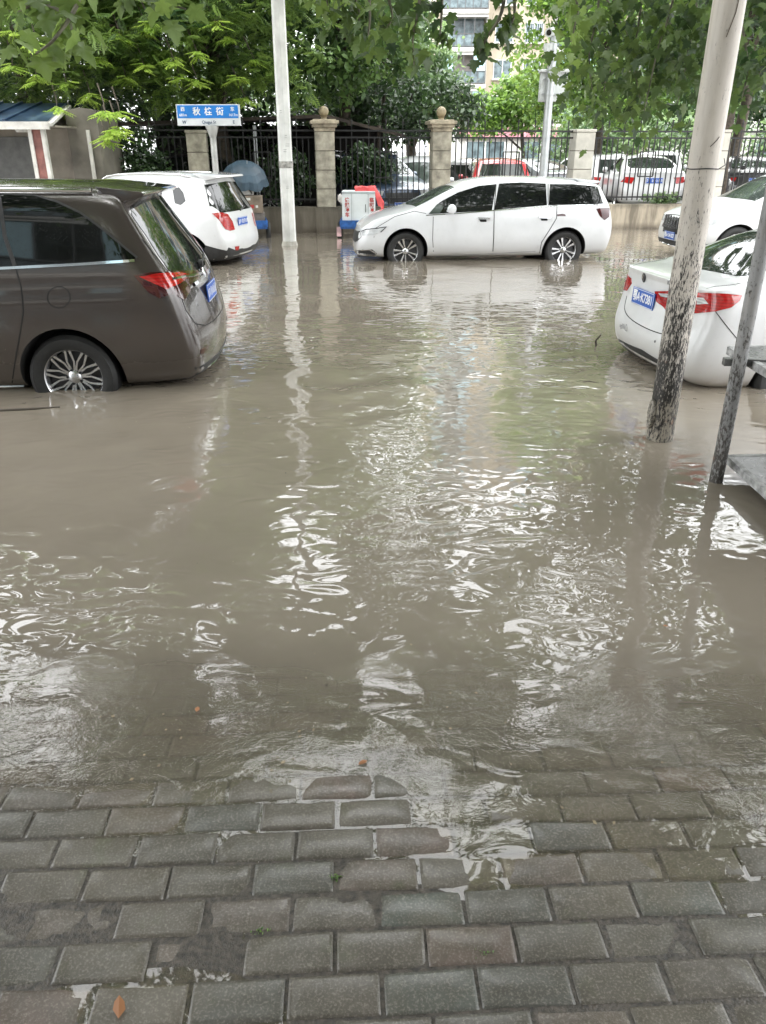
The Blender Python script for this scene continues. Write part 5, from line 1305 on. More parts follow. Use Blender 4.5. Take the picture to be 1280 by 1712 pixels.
# bin with broom heads
bn = empty('bin', (.44, 18.72, -.2), 0, 'black bin against the wall behind the hood of the white minivan', 'bin')
q = MB(); q.lathe([(.001, .02), (.17, .02), (.23, .70), (.25, .71), (.25, .75), (.22, .75), (.16, .08), (.001, .08)], 'Z', 20); q.build('tub', M['plastic'], bn, smooth=True)
q = MB(); q.tube([(.32, 18.66, .42), (.52, 18.70, .60), (.64, 18.72, .70)], [.06, .05, .03], 8); fl = q.build('rolled_flag', std('yellow_cloth', (.55, .48, .18), .7, var=.3), None, smooth=True); tag(fl, 'rolled yellow flag with a red tip sticking out of the black bin', 'flag')
q = MB(); q.tube([(.60, 18.716, .67), (.70, 18.73, .76)], [.042, .012], 8); q.build('red_tip', LR, fl, smooth=True)
for x, z in ((.13, .98), (.56, 1.02)):
    q = MB(); q.tube([(x, 18.8, .3), (x + .01, 18.95, z)], .012, 6); tag(q.build('broom_handle', M['iron'], smooth=True), 'thin dark broom handle leaning on the fence, %s of the rolled flag' % ('left' if x < .3 else 'right'), 'broom')

# ---- motor scooters behind the fence
def scooter(loc_, rz, label, col, cover=None):
    r = empty('motor_scooter', loc_, R(rz), label, 'scooter', 'motor scooters behind the fence')
    for y in (-.62, .62): q = MB(); q.lathe([(.10, -.04), (.22, -.05), (.25, 0), (.22, .05), (.10, .04)], 'X', 20, (0, y, .25)); q.lathe([(.001, -.03), (.11, -.02), (.11, .02), (.001, .03)], 'X', 12, (0, y, .25), 0); q.build('wheel', TY, r, smooth=True)
    q = MB(); q.tube([(0, .62, .3), (0, .50, .65), (0, .42, .98)], [.05, .07, .05], 10); q.tube([(-.32, .36, 1.02), (0, .42, 1.0), (.32, .36, 1.02)], .018, 8); q.build('steering', M['plastic'], r, smooth=True)
    q = MB(); q.prism([(-.75, .42), (-.70, .68), (-.10, .62), (.02, .34), (.36, .34), (.42, .90), (.50, .92), (.52, .5), (.40, .22), (-.3, .22)], -.15, .15, fn=lambda v: Vector((v.z, v.x, v.y))); q.build('body', col, r, bevel=.03)
    q = MB(); q.box((0, -.42, .72), (.24, .66, .10)); q.build('seat', M['plastic'], r, bevel=.03)
    q = MB(); q.lathe([(.001, .06), (.08, .04), (.09, 0), (.001, -.03)], 'Y', 16, (0, .52, .88)); q.build('headlamp', M['clear_lamp'], r, smooth=True)
    for sx in (-1, 1): q = MB(); q.tube([(sx * .22, .38, 1.02), (sx * .28, .36, 1.18)], .008, 5); q.lathe([(.001, .0), (.05, .005), (.055, .012), (.001, .02)], 'Y', 12, (sx * .29, .35, 1.22)); q.build('mirror', M['plastic'], r, smooth=True)
    if cover: q = MB(); q.lathe([(.34, .55), (.30, .8), (.18, 1.05), (.05, 1.12), (.001, 1.13)], 'Z', 18, (0, .35, 0)); q.build('rain_cape', cover, r, smooth=True)
    return r
scooter((8.75, 22.55, YG + .12), 200, 'dark motor scooter with silver trim between the white and black sedans', BLACK, std('silver_cape', (.28, .29, .29), .3, metal=.5, var=.5, nscale=12, bump=1, bscale=14))
scooter((-.35, 24.9, YG), 160, 'dark motor scooter beside the white van, under the shed roof', BLACK)
scooter((9.15, 22.1, YG + .05), 150, 'dark motor scooter nearest the railings by the black sedan', GREY)

# ---- apartment building behind
BWALL = std('apartment_wall', (.40, .345, .265), .8, var=.10, nscale=.6, bump=.1, world=True); BW2 = std('balcony_white', (.50, .49, .46), .7, var=.08, nscale=.8, world=True)
WG = glass_mat('window_glass', (.10, .13, .14), .08); WGB = std('window_film', (.38, .56, .62), .4, var=.1); CURT = std('curtain', (.40, .36, .34), .9, var=.2, nscale=2)
FRM = std('window_frame_dark', (.08, .08, .08), .5); WFR = std('window_frame_white', (.62, .62, .60), .5)
def apartment(name, loc_, label, W_, floors, bays, rz=0, lod=True):
    r = empty(name, loc_, rz, label, 'building')
    H_ = floors * 2.9 + .6
    q = MB(); q.box((W_ / 2, 6, H_ / 2), (W_, 12, H_)); q.box((W_ / 2, 6, H_ + .4), (W_ + .5, 12.5, .5)); q.build('wall', BWALL, r)
    for f in range(floors):
        z = f * 2.9 + .5
        for (bx0, bw, kind) in bays:
            cx0 = bx0 + bw / 2
            if kind == 'balcony':
                q = MB(); q.box((cx0, -.75, z), (bw, 1.5, .32)); q.box((cx0, -1.48, z + .12), (bw + .1, .10, .28)); q.box((cx0, -.75, z + 2.70), (bw, 1.5, .22))
                for sx in (0, bw): q.box((bx0 + sx, -.72, z + 1.4), (.14, 1.4, 2.6))
                bal = q.build('balcony', BW2, r)
                q = MB(); q.box((cx0, -.2, z + 1.5), (bw * .9, .06, 2.2)); q.build('curtain', CURT if (f + int(bx0)) % 2 else WG, bal)
                if f % 3 != 1:
                    for t in ((0, .28), (.72, 1)):
                        q = MB(); q.box((bx0 + bw * (t[0] + t[1]) / 2, -1.40, z + 1.95), (bw * (t[1] - t[0]) - .08, .03, 1.25)); q.build('glazing', WGB, bal)
                q = MB()
                for t in np.linspace(0, 1, 7): q.box((bx0 + bw * t, -1.47, z + .80), (.05, .05, 1.05))
                for t in (0, .28, .5, .72, 1): q.box((bx0 + bw * t, -1.43, z + 1.95), (.06, .05, 1.35))
                q.box((cx0, -1.47, z + 1.30), (bw, .06, .06)); q.box((cx0, -1.47, z + .35), (bw, .06, .06)); q.build('frame', FRM, bal)
                q = MB(); q.box((cx0, -1.45, z + .82), (bw - .1, .02, .9)); q.build('glass_panel', WG, bal)
            else:
                q = MB(); q.box((cx0, -.02, z + 1.55), (bw, .06, 1.5)); w_ = q.build('window', WG, r)
                q = MB()
                for t in (0, .5, 1): q.box((bx0 + bw * t, -.06, z + 1.55), (.07, .06, 1.5))
                for t in (.8, 2.3): q.box((cx0, -.06, z + t), (bw, .06, .07))
                q.box((cx0, -.15, z + .72), (bw + .3, .4, .1)); q.build('frame', WFR, w_)
                if kind == 'grille':
                    q = MB()
                    for t in np.linspace(0, 1, 9): q.box((bx0 + bw * t, -.38, z + 1.55), (.03, .03, 1.6))
                    for t in (.78, 1.5, 2.32): q.box((cx0, -.38, z + t), (bw, .03, .03))
                    q.build('window_guard', STEEL, w_)
    return r
bb = P(735, 90, 82); zf_ = (bb.z - 1.2) % 2.9
apartment('apartment_building', (bb.x - .3, 82, -2.2), 'cream apartment building with white glazed balconies above the red hatchback', 22, 12, [(.3, 4.1, 'balcony'), (5.3, 1.6, 'window'), (8.0, 1.6, 'grille'), (10.5, 4.1, 'balcony'), (15.4, 1.6, 'window'), (18, 1.6, 'grille')])
apartment('apartment_block', (28, 66, -1), 'pale apartment block beyond the trees at the far right', 20, 7, [(1, 1.8, 'window'), (4, 4, 'balcony'), (10, 1.8, 'grille'), (13, 4, 'balcony')])
apartment('roadside_block', (9, -7, -.05), 'long apartment block behind the photographer, seen only in reflections', 26, 6, [(1, 1.8, 'window'), (4, 4, 'balcony'), (9.5, 1.8, 'window'), (13, 4, 'balcony'), (18.5, 1.8, 'window'), (21, 4, 'balcony')], PI)
# low shops
def shop(x0, x1, y, z1, label, band, awn=None):
    r = empty('shop_row', ((x0 + x1) / 2, y, YG), 0, label, 'building'); w = x1 - x0
    q = MB(); q.box((0, 3, z1 / 2), (w, 6, z1)); q.build('wall', BW2, r)
    q = MB(); q.box((0, -.12, z1 - .42), (w, .2, .55)); q.build('fascia', band, r)
    n = int(w / 2.4)
    for i in range(n):
        x = -w / 2 + w * (i + .5) / n
        q = MB(); q.box((x, -.03, 1.1), (w / n * .7, .08, 2.0)); d_ = q.build('shop_window', WG, r)
        q = MB()
        for sx in (-.35, 0, .35): q.box((x + sx * w / n, -.09, 1.1), (.07, .06, 2.0))
        q.build('frame', WFR, d_)
    if awn: q = MB(); q.add([(-w / 2, -1.8, z1 - 1.0), (w / 2, -1.8, z1 - 1.0), (w / 2, -.1, z1 - .4), (-w / 2, -.1, z1 - .4)], [(0, 1, 2, 3)]); q.build('awning', awn, r)
PINK = std('pink_board', (.45, .20, .23), .6, var=.3, nscale=2); TEAL = std('teal_sheet', (.02, .26, .32), .5, var=.3); ORG = std('orange_tile', (.48, .22, .12), .7, var=.3)
shop(4.0, 13.0, 46, P(860, 210, 46).z, 'low white building with a pink fascia behind the red hatchback', PINK)
shop(15.5, 25, 44, P(1120, 196, 44).z, 'low white building with a pale fascia beyond the black sedan', BW2)
shop(20.5, 30, 38, P(1250, 205, 38).z, 'low shop with a teal awning at the right edge', ORG, TEAL)

# ================================================================== VEGETATION
# left street trees with feathery compound leaves
T = tree
T('locust_tree', 'dark-trunked tree with feathery leaves above the blue-roofed gatehouse', 'tree', (-8.6, 20.9, YG), 9, .20,
  [((-8.8, 19.2, 4.3), (2.6, 2.0, 1.7)), ((-6.8, 18.9, 3.9), (2.2, 1.5, 1.3)), ((-9, 21, 7.5), (3.6, 3, 2.6)), ((-6.5, 21, 8), (3, 3, 3)), ((-7.5, 22, 10.5), (3.4, 3, 2.5))], 620, 22, .55, COMP, .34, M['leaf_pin'], .35, .25, limbs=24)
T('locust_tree', 'feathery-leaved tree leaning over the blue street sign', 'tree', (-4.0, 21.4, YG), 9.5, .22,
  [((-4.6, 19.6, 4.2), (2.1, 1.7, 1.6)), ((-3.0, 19.9, 4.5), (1.9, 1.6, 1.8)), ((-5.6, 20, 5.6), (2.4, 2.2, 1.7)), ((-2.8, 21, 7.6), (2.6, 2.6, 2.6)), ((-5.5, 22, 10), (3.2, 3, 2.5))], 560, 22, .5, COMP, .32, M['leaf_pin'], .35, .25, limbs=26)
T('broadleaf_tree', 'dark leafy tree behind the gatehouse and shed', 'tree', (-6.6, 25.5, YG), 10, .25,
  [((-6.5, 24.5, 4.0), (4.2, 1.5, 2.2)), ((-6.0, 24.6, 2.3), (3.6, 1.0, 1.2)), ((-9.5, 25, 5), (3.0, 2, 3)), ((-5.5, 26, 8.5), (4.0, 3, 3.5))], 860, 28, .8, LEAF, .22, M['leaf_dark'], .7, .4, limbs=14)
T('broadleaf_tree', 'mid green leafy tree right of the white lamp pole', 'tree', (-1.2, 25.8, YG), 9.5, .22,
  [((-1.9, 24.6, 4.6), (2.0, 1.6, 1.9)), ((-.4, 25, 5.2), (1.9, 1.6, 2.0)), ((-1.2, 26, 8.2), (3.0, 2.6, 3.0)), ((-2.8, 25, 6.5), (2, 2, 2.4))], 560, 30, .62, LEAF, .20, leaf_mat('leaf_mid', (.028, .065, .024), (.15, .26, .07), .42), .6, .35, limbs=16)
T('camphor_tree', 'pale rounded camphor tree between the ball-topped pillars and the apartment building', 'tree', (1.0, 31.5, YG), 6.6, .22,
  [((-.9, 30.4, 3.9), (1.5, 1.4, 1.3)), ((.9, 30.2, 4.2), (1.4, 1.3, 1.6)), ((1.9, 30.6, 3.3), (1.0, 1.2, 1.2)), ((.5, 31.5, 5.8), (1.3, 1.6, 1.1)), ((1.3, 31, 4.9), (1.1, 1.2, 1.1)), ((-.6, 31, 5.0), (1.4, 1.2, 1.1))], 420, 34, .48, LEAF, .17, M['leaf_camphor'], .7, .3, limbs=18)
T('dark_shrub_tree', 'dark dense tree over the shed roof and white van', 'tree', (.1, 27.6, YG), 4.4, .12,
  [((.2, 26.8, 3.0), (1.8, 1.2, 1.0)), ((1.9, 27.6, 2.9), (1.1, 1.0, .9)), ((-1.6, 26.8, 2.8), (1.3, 1, .9))], 260, 30, .5, LEAF, .17, M['leaf_dark'], .7, .3, limbs=10)
T('elm_tree', 'yellow-green leafy tree behind the security camera post', 'tree', (6.9, 27.8, YG), 9.0, .20,
  [((5.3, 27, 4.6), (1.5, 1.4, 1.6)), ((6.9, 27, 5.0), (1.7, 1.5, 1.7)), ((6.4, 28, 7.4), (2.2, 2.2, 2.2)), ((8.4, 28, 6.2), (1.9, 2, 2.2)), ((5.6, 27.4, 3.3), (1.2, 1.0, .9)), ((7.4, 26.8, 3.2), (1.3, 1, .8)), ((4.9, 27, 6.4), (1.0, 1, 1.2))], 560, 30, .5, LEAF, .17, leaf_mat('leaf_elm', (.045, .10, .022), (.20, .34, .06), .42), .6, .3, limbs=18)
T('elm_tree', 'leafy tree with a dark trunk behind the white and black sedans', 'tree', (10.9, 26.3, YG), 8.0, .20,
  [((10.2, 26.6, 5.6), (2.2, 2, 2.0)), ((12.2, 27, 6.5), (2.4, 2, 2.4)), ((9.6, 26.3, 4.0), (1.2, 1.2, .9))], 380, 30, .55, LEAF, .18, MATS['leaf_mid'], .6, .3, limbs=14)
T('street_tree', 'dark-trunked tree just right of the big peeling pole', 'tree', (8.75, 21.6, YG), 7.5, .17,
  [((9.4, 21.6, 5.8), (2.2, 1.8, 1.8)), ((10.8, 21.4, 4.8), (1.6, 1.5, 1.3)), ((8, 21.8, 6.8), (2, 2, 1.8))], 340, 26, .55, LEAF, .2, M['leaf_dark'], .6, .3, limbs=12)
T('garden_tree', 'green garden tree behind the white sedan with the blue plate', 'tree', (10.5, 36, YG), 4.6, .15, [((9.2, 35.5, 3.0), (1.8, 1.2, 1.3)), ((11.6, 36, 3.4), (1.8, 1.2, 1.4)), ((13.6, 36, 2.8), (1.5, 1.2, 1.1))], 330, 28, .6, LEAF, .2, MATS['leaf_mid'], .6, .3, limbs=8)
T('garden_tree', 'green garden tree at the right edge behind the side-on white SUV', 'tree', (17.5, 36, YG), 5.2, .15, [((16.5, 35.5, 3.8), (2.0, 1.2, 1.5)), ((19.2, 36, 3.6), (1.8, 1.2, 1.4))], 260, 28, .6, LEAF, .2, M['leaf_dark'], .6, .3, limbs=8)
T('garden_tree', 'small green tree in front of the cream apartment building', 'tree', (6.2, 38, YG), 4.4, .12, [((6.3, 37.5, 3.7), (1.5, 1.1, 1.2)), ((4.4, 37.5, 3.2), (1.0, 1, .8))], 220, 28, .55, LEAF, .2, MATS['leaf_elm'], .6, .3, limbs=8)
T('far_tree', 'far tree beyond the low pink-banded building', 'tree', (17, 52, YG), 9, .3, [((16, 51, 6), (4, 3, 3)), ((20, 52, 8), (4, 3, 3.5)), ((24, 52, 6.5), (4, 3, 3))], 360, 26, 1.1, LEAF, .36, MATS['leaf_mid'], limbs=8)
T('far_tree', 'far tree behind the pale camphor tree, left of the apartment building', 'tree', (-6, 52, YG), 12, .3, [((-6, 51, 8), (4.5, 3, 5)), ((-1, 52, 5), (3, 3, 3)), ((-12, 52, 8), (4, 3, 5))], 420, 26, 1.2, LEAF, .38, MATS['leaf_camphor'], limbs=8)
# high canopies that the water mirrors
T('plane_tree', 'tall plane tree far left of the flooded street', 'tree', (-12.5, 14, 0), 11, .3, [((-11.5, 13.5, 8.5), (4, 4, 3)), ((-13, 11, 9.5), (4, 4, 3))], 260, 26, 1.0, LEAF, .30, M['leaf_plane'], limbs=14)
T('plane_tree', 'tall plane tree far right of the flooded street', 'tree', (13.5, 15.5, 0), 11, .3, [((12, 15, 8.8), (4, 4, 3)), ((13, 12, 9.8), (4, 4, 3))], 260, 26, 1.0, LEAF, .30, M['leaf_plane'], limbs=14)

# young bright sprays of compound leaves at the tips
def sprays(name, label, spots, n=9, size=.34, mat='leaf_bright'):
    r = empty(name, spots[0], 0, label, 'tree branch')
    pp, ff = [], []; tw = MB(); o0 = Vector(spots[0])
    for s_ in spots:
        c = Vector(s_) - o0
        tw.tube([c + Vector((-.3, .7, .5)), c + Vector((-.1, .3, .15)), c], [.018, .012, .006], 5)
        for i in range(n):
            a_ = 2 * PI * i / n + random.uniform(-.3, .3); lean = random.uniform(.05, .55)
            y_ = Vector((math.cos(a_), math.sin(a_), -lean)).normalized(); x_ = y_.cross(Vector((0, 0, 1))).normalized(); z_ = x_.cross(y_)
            pp.append(tuple(c + Vector((random.uniform(-.05, .05), random.uniform(-.05, .05), random.uniform(-.06, .06))))); ff.append([[x_[k], y_[k], z_[k]] for k in range(3)])
    tw.build('twigs', M['bark'], r)
    scatter('leaves', COMP[0], COMP[1], np.array(pp), np.array(ff), RNG.uniform(.8, 1.15, len(pp)) * size, RNG.uniform(0, 1, len(pp)), M[mat], r)
sp_px = [(185, 222, 16.4), (176, 232, 16.5), (196, 214, 16.6), (175, 185, 16.6), (200, 190, 16.9), (110, 140, 17.6), (150, 160, 17.8), (170, 100, 18), (60, 130, 17.5), (20, 110, 17.5), (240, 110, 18), (250, 40, 18), (300, 128, 18.2), (330, 135, 18.2), (245, 50, 18.4), (330, 90, 18), (380, 60, 18.6), (395, 130, 18.6), (410, 165, 18.8), (120, 50, 18), (20, 50, 17.6), (60, 75, 17), (210, 130, 18.2), (360, 40, 18.3), (425, 100, 19), (95, 180, 17.0), (290, 100, 18), (200, 60, 18)]
sprays('leaf_sprays', 'bright young feathery leaf sprays hanging before the dark trees above gatehouse and sign', [tuple(P(*q)) for q in sp_px], n=11, size=.30)

# near plane trees whose big lobed leaves hang into the top of the view
def plane_branches(name, label, base, height, lobes, strands, n_clump, per, dens_leaf=.12, sf=.68):
    root = empty(name, base, 0, label, 'tree'); B = Vector(base); mb = MB()
    path = [Vector((.12 * math.sin(i), .1 * math.cos(i * 1.3), height * i / 7)) for i in range(8)]
    mb.tube(path, [.24 - .018 * i for i in range(8)], 12)
    lob = [(np.array(c) - np.array(base), np.array(r)) for c, r in lobes]
    C, p, v = crown_points(lob, n_clump, per, .9, .25)
    for s_ in RNG.choice(len(C), 34, replace=False):
        e = Vector(C[s_]); st_ = path[random.randint(4, 7)]; mid = st_.lerp(e, .5) + Vector((0, 0, .5)); mb.tube([st_, mid, e], [.08, .045, .012], 6, cap=False)
    p, v = open_gaps(p, base, v)
    P_, F_2, S_, Va = [p], [rand_frames(len(p), .5, .5)], [RNG.uniform(.7, 1.2, len(p)) * dens_leaf], [v]
    for st in strands:           # (points, leaves, spread, size, value lo, hi)
        pts_, n, spread, size, lo, hi = st
        size *= sf; n = int(n * 1.35)
        pts_ = [Vector(q) - B for q in pts_]
        c = catmull([tuple(q) for q in pts_], 6)
        mb.tube([path[6], path[6].lerp(Vector(c[0]), .6) + Vector((0, 0, .6)), Vector(c[0])], [.06, .035, .016], 6, cap=False)
        mb.tube(c, [.016 - .012 * i / len(c) for i in range(len(c))], 5)
        idx = RNG.uniform(0, len(c) - 1.01, n)
        q = np.array([np.array(c[int(i)]) * (1 - i % 1) + np.array(c[int(i) + 1]) * (i % 1) for i in idx]) + RNG.normal(0, 1, (n, 3)) * np.array([1, 1, .75]) * spread
        P_.append(q); F_2.append(rand_frames(n, .45, 1.0)); S_.append(RNG.uniform(.75, 1.15, n) * size); Va.append(RNG.uniform(lo, hi, n))
    mb.build('branches', M['bark_pale'], root, smooth=True)
    scatter('leaves', MAPLE[0], MAPLE[1], np.concatenate(P_), np.concatenate(F_2), np.concatenate(S_), np.concatenate(Va), M['leaf_plane'], root)
L_ = lambda *a: [tuple(P(*q)) for q in a]
plane_branches('plane_tree', 'plane tree at the left whose big lobed leaves droop into the top left corner', (-5.6, 5.2, 0), 6.5,
  [((-4.5, 5, 6.6), (2.6, 3.0, 1.6)), ((-2.6, 8.2, 7.0), (1.5, 1.8, 1.1)), ((-3.8, 10, 7.4), (1.3, 2.0, 1.1)), ((-1.9, 5.0, 7.3), (1.2, 2.0, 1.0)), ((-2.5, 12, 7.6), (2.6, 2.2, 1.6))],
  [(L_((-60, -60, 4.6), (40, -10, 4.5), (110, 25, 4.4), (120, 70, 4.3)), 26, .07, .15, .45, 1), (L_((60, -60, 4.6), (130, -10, 4.4), (95, 60, 4.2), (60, 90, 4.2)), 16, .06, .15, .6, 1),
   (L_((160, -60, 5), (200, -20, 4.9), (260, 0, 4.9), (310, 15, 4.8)), 18, .06, .14, .3, .9), (L_((20, -50, 5), (60, -5, 5), (30, 20, 5)), 12, .08, .15, .3, .8)], 330, 24, sf=.74)
plane_branches('plane_tree', 'plane tree at the right with dark lobed leaves hanging across the top right', (6.4, 10.0, 0), 7.0,
  [((4.6, 9.6, 4.9), (1.9, 1.7, 1.3)), ((6.4, 9.2, 5.4), (2.2, 2.2, 1.6)), ((4.2, 7, 7.0), (2.4, 2.4, 1.4)), ((5.2, 11.5, 7.2), (2.8, 2.6, 1.9)), ((7.6, 13, 6.4), (2.6, 2, 1.7)), ((3.2, 13.6, 7.6), (1.7, 1.6, 1.2)), ((4.2, 4.4, 6.8), (2.0, 2.0, 1.2))],
  [(L_((1000, -80, 9), (1000, 10, 9), (985, 90, 9), (990, 150, 9)), 110, .22, .17, 0, .7), (L_((1080, -80, 9), (1070, 20, 9), (1060, 100, 9), (1070, 165, 9)), 130, .24, .17, 0, .6), (L_((1140, -80, 8.6), (1120, 20, 8.6), (1100, 80, 8.6), (1075, 195, 8.6)), 100, .20, .16, 0, .6),
   (L_((950, -60, 8), (965, 10, 8), (960, 45, 8), (955, 70, 8)), 26, .10, .16, .7, 1), (L_((1180, -60, 9), (1160, 30, 9), (1150, 100, 9), (1140, 130, 9)), 60, .2, .17, 0, .6), (L_((1250, -60, 8), (1240, 30, 8), (1250, 110, 8), (1240, 165, 8)), 95, .22, .16, 0, .5), (L_((1300, -60, 8), (1290, 60, 8), (1275, 140, 8)), 110, .24, .16, 0, .5), (L_((1040, -60, 9.6), (1120, 40, 9.6), (1150, 90, 9.6), (1130, 180, 9.6)), 150, .26, .17, 0, .4), (L_((980, -60, 9.6), (1050, 60, 9.6), (1090, 120, 9.6), (1040, 190, 9.6)), 150, .26, .17, 0, .45), (L_((1200, -60, 8.6), (1220, 60, 8.6), (1215, 110, 8.6), (1225, 150, 8.6)), 100, .22, .17, 0, .4),
   (L_((1030, -60, 10), (1020, 60, 10), (1010, 150, 10), (1000, 175, 10)), 60, .2, .16, .1, .7)], 300, 24, sf=.62)
plane_branches('plane_tree', 'plane tree out of view whose dark twigs of lobed leaves hang at top centre', (-7.4, 12.2, 0), 7.5,
  [((-3.4, 12, 8.0), (2.4, 2.2, 1.3)), ((-1.4, 11.2, 6.6), (1.0, 1.4, .8)), ((-.6, 13.2, 8.6), (2.6, 2.4, 1.2)), ((2.0, 16.0, 9.2), (2.4, 2.2, 1.3)), ((-2.2, 16.5, 9.4), (2.4, 2.0, 1.4)), ((1.7, 17, 6.9), (1.2, 1.4, .8)), ((.3, 17, 8.3), (1.3, 1.2, 1.0)), ((3.0, 17.5, 8.2), (1.4, 1.2, 1.1)), ((-.5, 17.5, 7.5), (.9, 1.2, .8))],  # high lobes out of view, added to block and break up sky reflections
  [(L_((560, -60, 7), (590, -10, 7), (600, 30, 7), (590, 60, 7)), 34, .14, .17, .1, .7), (L_((640, -60, 7), (650, 0, 7), (655, 30, 7), (640, 55, 7)), 34, .13, .17, 0, .6), (L_((700, -60, 6.5), (700, 10, 6.5), (690, 60, 6.5), (692, 110, 6.5)), 22, .06, .15, .1, .8), (L_((740, -60, 6.5), (738, 20, 6.5), (735, 60, 6.5)), 14, .05, .14, 0, .4),
   (L_((850, -60, 6), (838, 20, 6), (815, 60, 6), (800, 90, 6)), 20, .06, .14, 0, .4), (L_((855, -50, 6), (860, 20, 6), (850, 45, 6)), 12, .05, .13, 0, .6), (L_((520, -60, 7), (540, -20, 7), (548, 10, 7)), 18, .10, .16, .2, .8), (L_((612, -60, 6.2), (618, 20, 6.2), (615, 60, 6.2)), 18, .08, .15, 0, .5)], 560, 24, .15)
plane_branches('plane_tree', 'unseen plane tree added beside the photographer, its canopy overhead to cut skylight', (3.6, -1.8, -.05), 6.0,
  [((.6, 1.5, 6.4), (3.0, 2.6, 1.0)), ((3.0, 3.0, 6.8), (2.4, 2.6, 1.0)), ((-2.4, .5, 6.6), (2.4, 2.6, 1.0)), ((.2, 5.6, 7.4), (2.6, 2.2, 1.0)), ((3.4, 8.0, 8.0), (1.5, 1.6, .9)), ((0, -3, 7), (4, 2.4, 1.2)), ((5.5, 1.5, 6.5), (2.4, 3, 1.2)), ((-5, 3, 6.8), (2, 2.4, 1)), ((2.5, 11, 8.2), (2, 1.8, .9))], [], 1500, 22, .17)  # out-of-view crown added to dim the sky over bricks and near water

# shrubs and creepers along the wall
def shrub(label, c, rad, n, lf, size, mat, cat='shrub'):
    r = empty('shrub', (c[0], c[1], c[2] - rad[2]), 0, label, cat, 'shrubs along the fence')
    _, p, v = crown_points([(np.array((0, 0, rad[2])), np.array(rad))], n, 14, min(rad) * .5, .2)
    q = MB()
    for i in range(7): e = Vector(p[i * 5]); q.tube([(0, 0, 0), e * .5 + Vector((0, 0, .05)), e], [.02, .012, .004], 5)
    q.build('stems', M['bark'], r); scatter('leaves', LEAF[0], LEAF[1], p, rand_frames(len(p), .7, .3), RNG.uniform(.7, 1.2, len(p)) * size, v, M[mat], r)
shrub('low creeper spilling over the wall right of the white minivan', (6.9, FY(6.9) + .15, .68), (.65, .18, .14), 60, LEAF, .07, 'leaf_camphor')
shrub('dark shrub behind the railings right of the umbrella', (-2.3, FY(-2.3) + .6, 1.2), (.6, .35, .65), 150, LEAF, .11, 'leaf_dark')
shrub('dark shrub behind the railings between the ball pillars', (-.35, FY(-.35) + .7, 1.25), (.75, .35, .7), 170, LEAF, .11, 'leaf_dark')
shrub('pale leafed shrub beyond the black sedan', (11.5, 33, 1.7), (2.4, .8, 1.5), 220, LEAF, .18, 'leaf_camphor')
shrub('pale leafed shrub behind the pale flat-topped pillar', (8.0, 34, 1.9), (2.4, .8, 1.4), 220, LEAF, .18, 'leaf_camphor')
shrub('green shrub beside the gatehouse wall', (-5.2, 18.5, 1.15), (.5, .4, 1.1), 190, LEAF, .10, 'leaf_dark')
shrub('leafy bush at the right edge behind the white side-on SUV', (15.5, 33, 1.6), (2.6, .8, 1.5), 200, LEAF, .18, 'leaf_camphor')

for i, (px_, py_, lb) in enumerate(((435, 1558, 'tiny green weed in a brick joint left of centre'), (812, 1600, 'tiny green weed in a brick joint right of centre'), (560, 1470, 'tiny moss tuft between bricks near the puddle'))):
    g = G(px_, py_, 0); r = empty('joint_weed', (g.x, g.y, pave_z(g.x, g.y) - .006), 0, lb, 'weed', 'weeds in the paving joints')
    n_ = 22; pp = RNG.normal(0, 1, (n_, 3)) * np.array([.012, .005, .002]) + np.array([0, 0, .004]); scatter('leaves', LEAF[0], LEAF[1], pp, rand_frames(n_, .9, 0), RNG.uniform(.006, .012, n_), RNG.uniform(.2, 1, n_), MATS['leaf_mid'], r)
    q = MB(); q.tube([(0, 0, -.004), (.002, 0, .006), (.001, .001, .012)], .0008, 4); q.build('stem', M['bark'], r)
# ---- floating and fallen litter
BRN = leaf_mat('leaf_dead', (.16, .07, .03), (.33, .15, .06), .2)
def fallen(label, x, y, z, size, rz, mat, shape=LEAF, tilt=(0, 0), cat='leaf', grp='loose leaves on water and bricks'):
    q = MB(); q.add([tuple(Vector(v) * size) for v in shape[0]], shape[1]); o = q.build('fallen_leaf', mat, None); o.location = (x, y, z); o.rotation_euler = (tilt[0], tilt[1], rz); tag(o, label, cat, grp)
    a_ = o.data.attributes.new('var', 'FLOAT', 'POINT'); a_.data.foreach_set('value', [random.uniform(.2, .9)] * len(o.data.vertices))
g = G(197, 1700, .02); fallen('brown curled dead leaf lying on the bricks at the bottom left', g.x, g.y, pave_z(g.x, g.y) + .012, .050, .3, BRN, tilt=(.2, .4))
for i, (px_, py_, lb) in enumerate(((328, 1190, 'small orange leaf floating at the shallow left edge of the flood'), (614, 1271, 'pinkish leaf on the first bricks below the waterline at centre'), (1108, 1045, 'tiny yellow leaf floating right of centre in the open flood'))):
    g = G(px_, py_, .006); fallen(lb, g.x, g.y, .006, (.030, .034, .02)[i], i * 2.1, BRN, tilt=(0, .1))
bits = MB()
for i in range(150):
    y_ = random.uniform(1.75, 9) if i % 3 else random.uniform(1.6, 2.3); x_ = random.uniform(-.5, .5) * y_ * .95; z_ = water_z(x_, y_) + .002; s_ = random.uniform(.003, .010); a_ = random.uniform(0, 6.3)
    bits.add([(x_ + s_ * math.cos(a_ + q) * (1 if j % 2 else .5), y_ + s_ * math.sin(a_ + q), z_) for j, q in enumerate((0, 1.3, 2.9, 4.4))], [(0, 1, 2, 3)])
tag(bits.build('floating_litter', std('litter', (.16, .13, .08), .7, var=.6, nscale=9, world=True), None), 'tiny bits of leaf and dirt scattered over the floodwater', 'litter', kind='stuff')
TW = std('twig', (.045, .035, .025), .7)
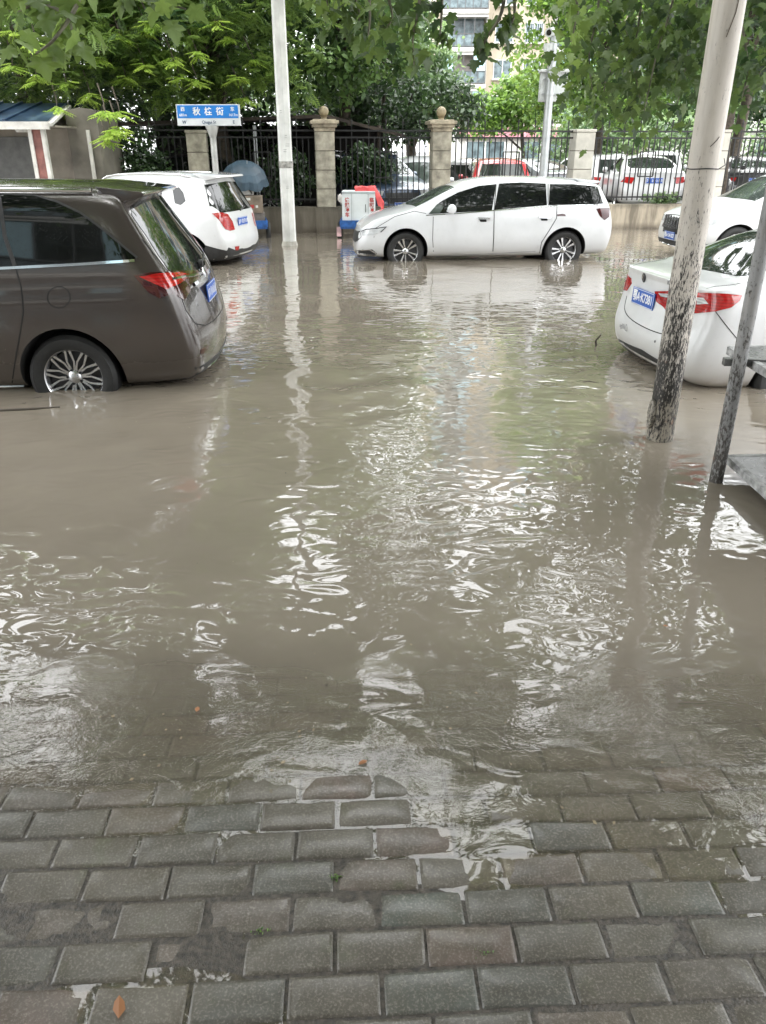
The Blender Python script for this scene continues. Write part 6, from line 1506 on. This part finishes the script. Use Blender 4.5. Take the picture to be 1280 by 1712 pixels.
def twig(label, pts, r_=.006):
    q = MB(); q.tube([Vector((p[0], p[1], p[2])) for p in pts], [r_, r_ * .8, r_ * .5][:len(pts)] if len(pts) == 3 else r_, 6); tag(q.build('floating_twig', TW, None, smooth=True), label, 'twig')
g = G(998, 578); twig('dark twig standing out of the water near the tail of the white sedan', [(g.x, g.y, -.05), (g.x - .02, g.y, .05), (g.x + .03, g.y + .02, .10)], .012)
g = G(985, 640); twig('short twig floating near the big peeling pole', [(g.x - .05, g.y, .004), (g.x, g.y + .02, .008), (g.x + .07, g.y - .03, .004)], .007)
g = G(0, 690); g2 = G(100, 681); twig('long thin stick floating below the wheel of the brown minivan', [(g.x - .5, g.y - .05, .002), ((g.x + g2.x) / 2, (g.y + g2.y) / 2, .006), (g2.x, g2.y, .002)], .012)

# ================================================================== LIGHT
SUN_EL, SUN_AZ = R(62), R(200)
w = bpy.data.worlds.new('World'); SC.world = w; w.use_nodes = True
nt = w.node_tree; nt.nodes.clear(); k = NT(nt)
sky = k.n('ShaderNodeTexSky', sky_type='NISHITA'); sky.sun_disc = False; sky.sun_elevation = SUN_EL; sky.sun_rotation = SUN_AZ; sky.dust_density = 4; sky.air_density = 1.2
hs = k.n('ShaderNodeHueSaturation'); hs.inputs['Saturation'].default_value = .12; k.l(sky.outputs[0], hs.inputs['Color'])
tcw = k.n('ShaderNodeTexCoord'); ELEV = True; cl = k.noise(tcw.outputs['Generated'], 2.2, 4)
spw = k.n('ShaderNodeSeparateXYZ'); k.l(tcw.outputs['Generated'], spw.inputs[0])
mxw = k.mix(.80, hs.outputs[0], k.mix(k.ramp(spw.outputs['Z'], [(.12, g3(0)), (.55, g3(1))]), k.ramp(cl, [(.3, (10, 10.2, 10.5)), (.7, (12.0, 12.2, 12.4))]), (34, 34.5, 35)))
bg = k.n('ShaderNodeBackground'); bg.inputs['Strength'].default_value = .29; k.l(mxw, bg.inputs['Color'])
wo = k.n('ShaderNodeOutputWorld'); k.l(bg.outputs[0], wo.inputs['Surface'])
sd = bpy.data.lights.new('sun', 'SUN'); sd.energy = .9; sd.angle = R(25); sd.color = (1, .97, .93)
so = bpy.data.objects.new('sun', sd); COL.objects.link(so)
dvec = Vector((math.sin(SUN_AZ) * math.cos(SUN_EL), math.cos(SUN_AZ) * math.cos(SUN_EL), math.sin(SUN_EL)))
so.rotation_euler = dvec.to_track_quat('Z', 'Y').to_euler(); so.location = (0, 0, 30)
SC.cycles.use_denoising = True
SC.cycles.max_bounces = 8; SC.cycles.transparent_max_bounces = 12; SC.cycles.diffuse_bounces = 3; SC.cycles.glossy_bounces = 4
SC.cycles.sample_clamp_indirect = 8
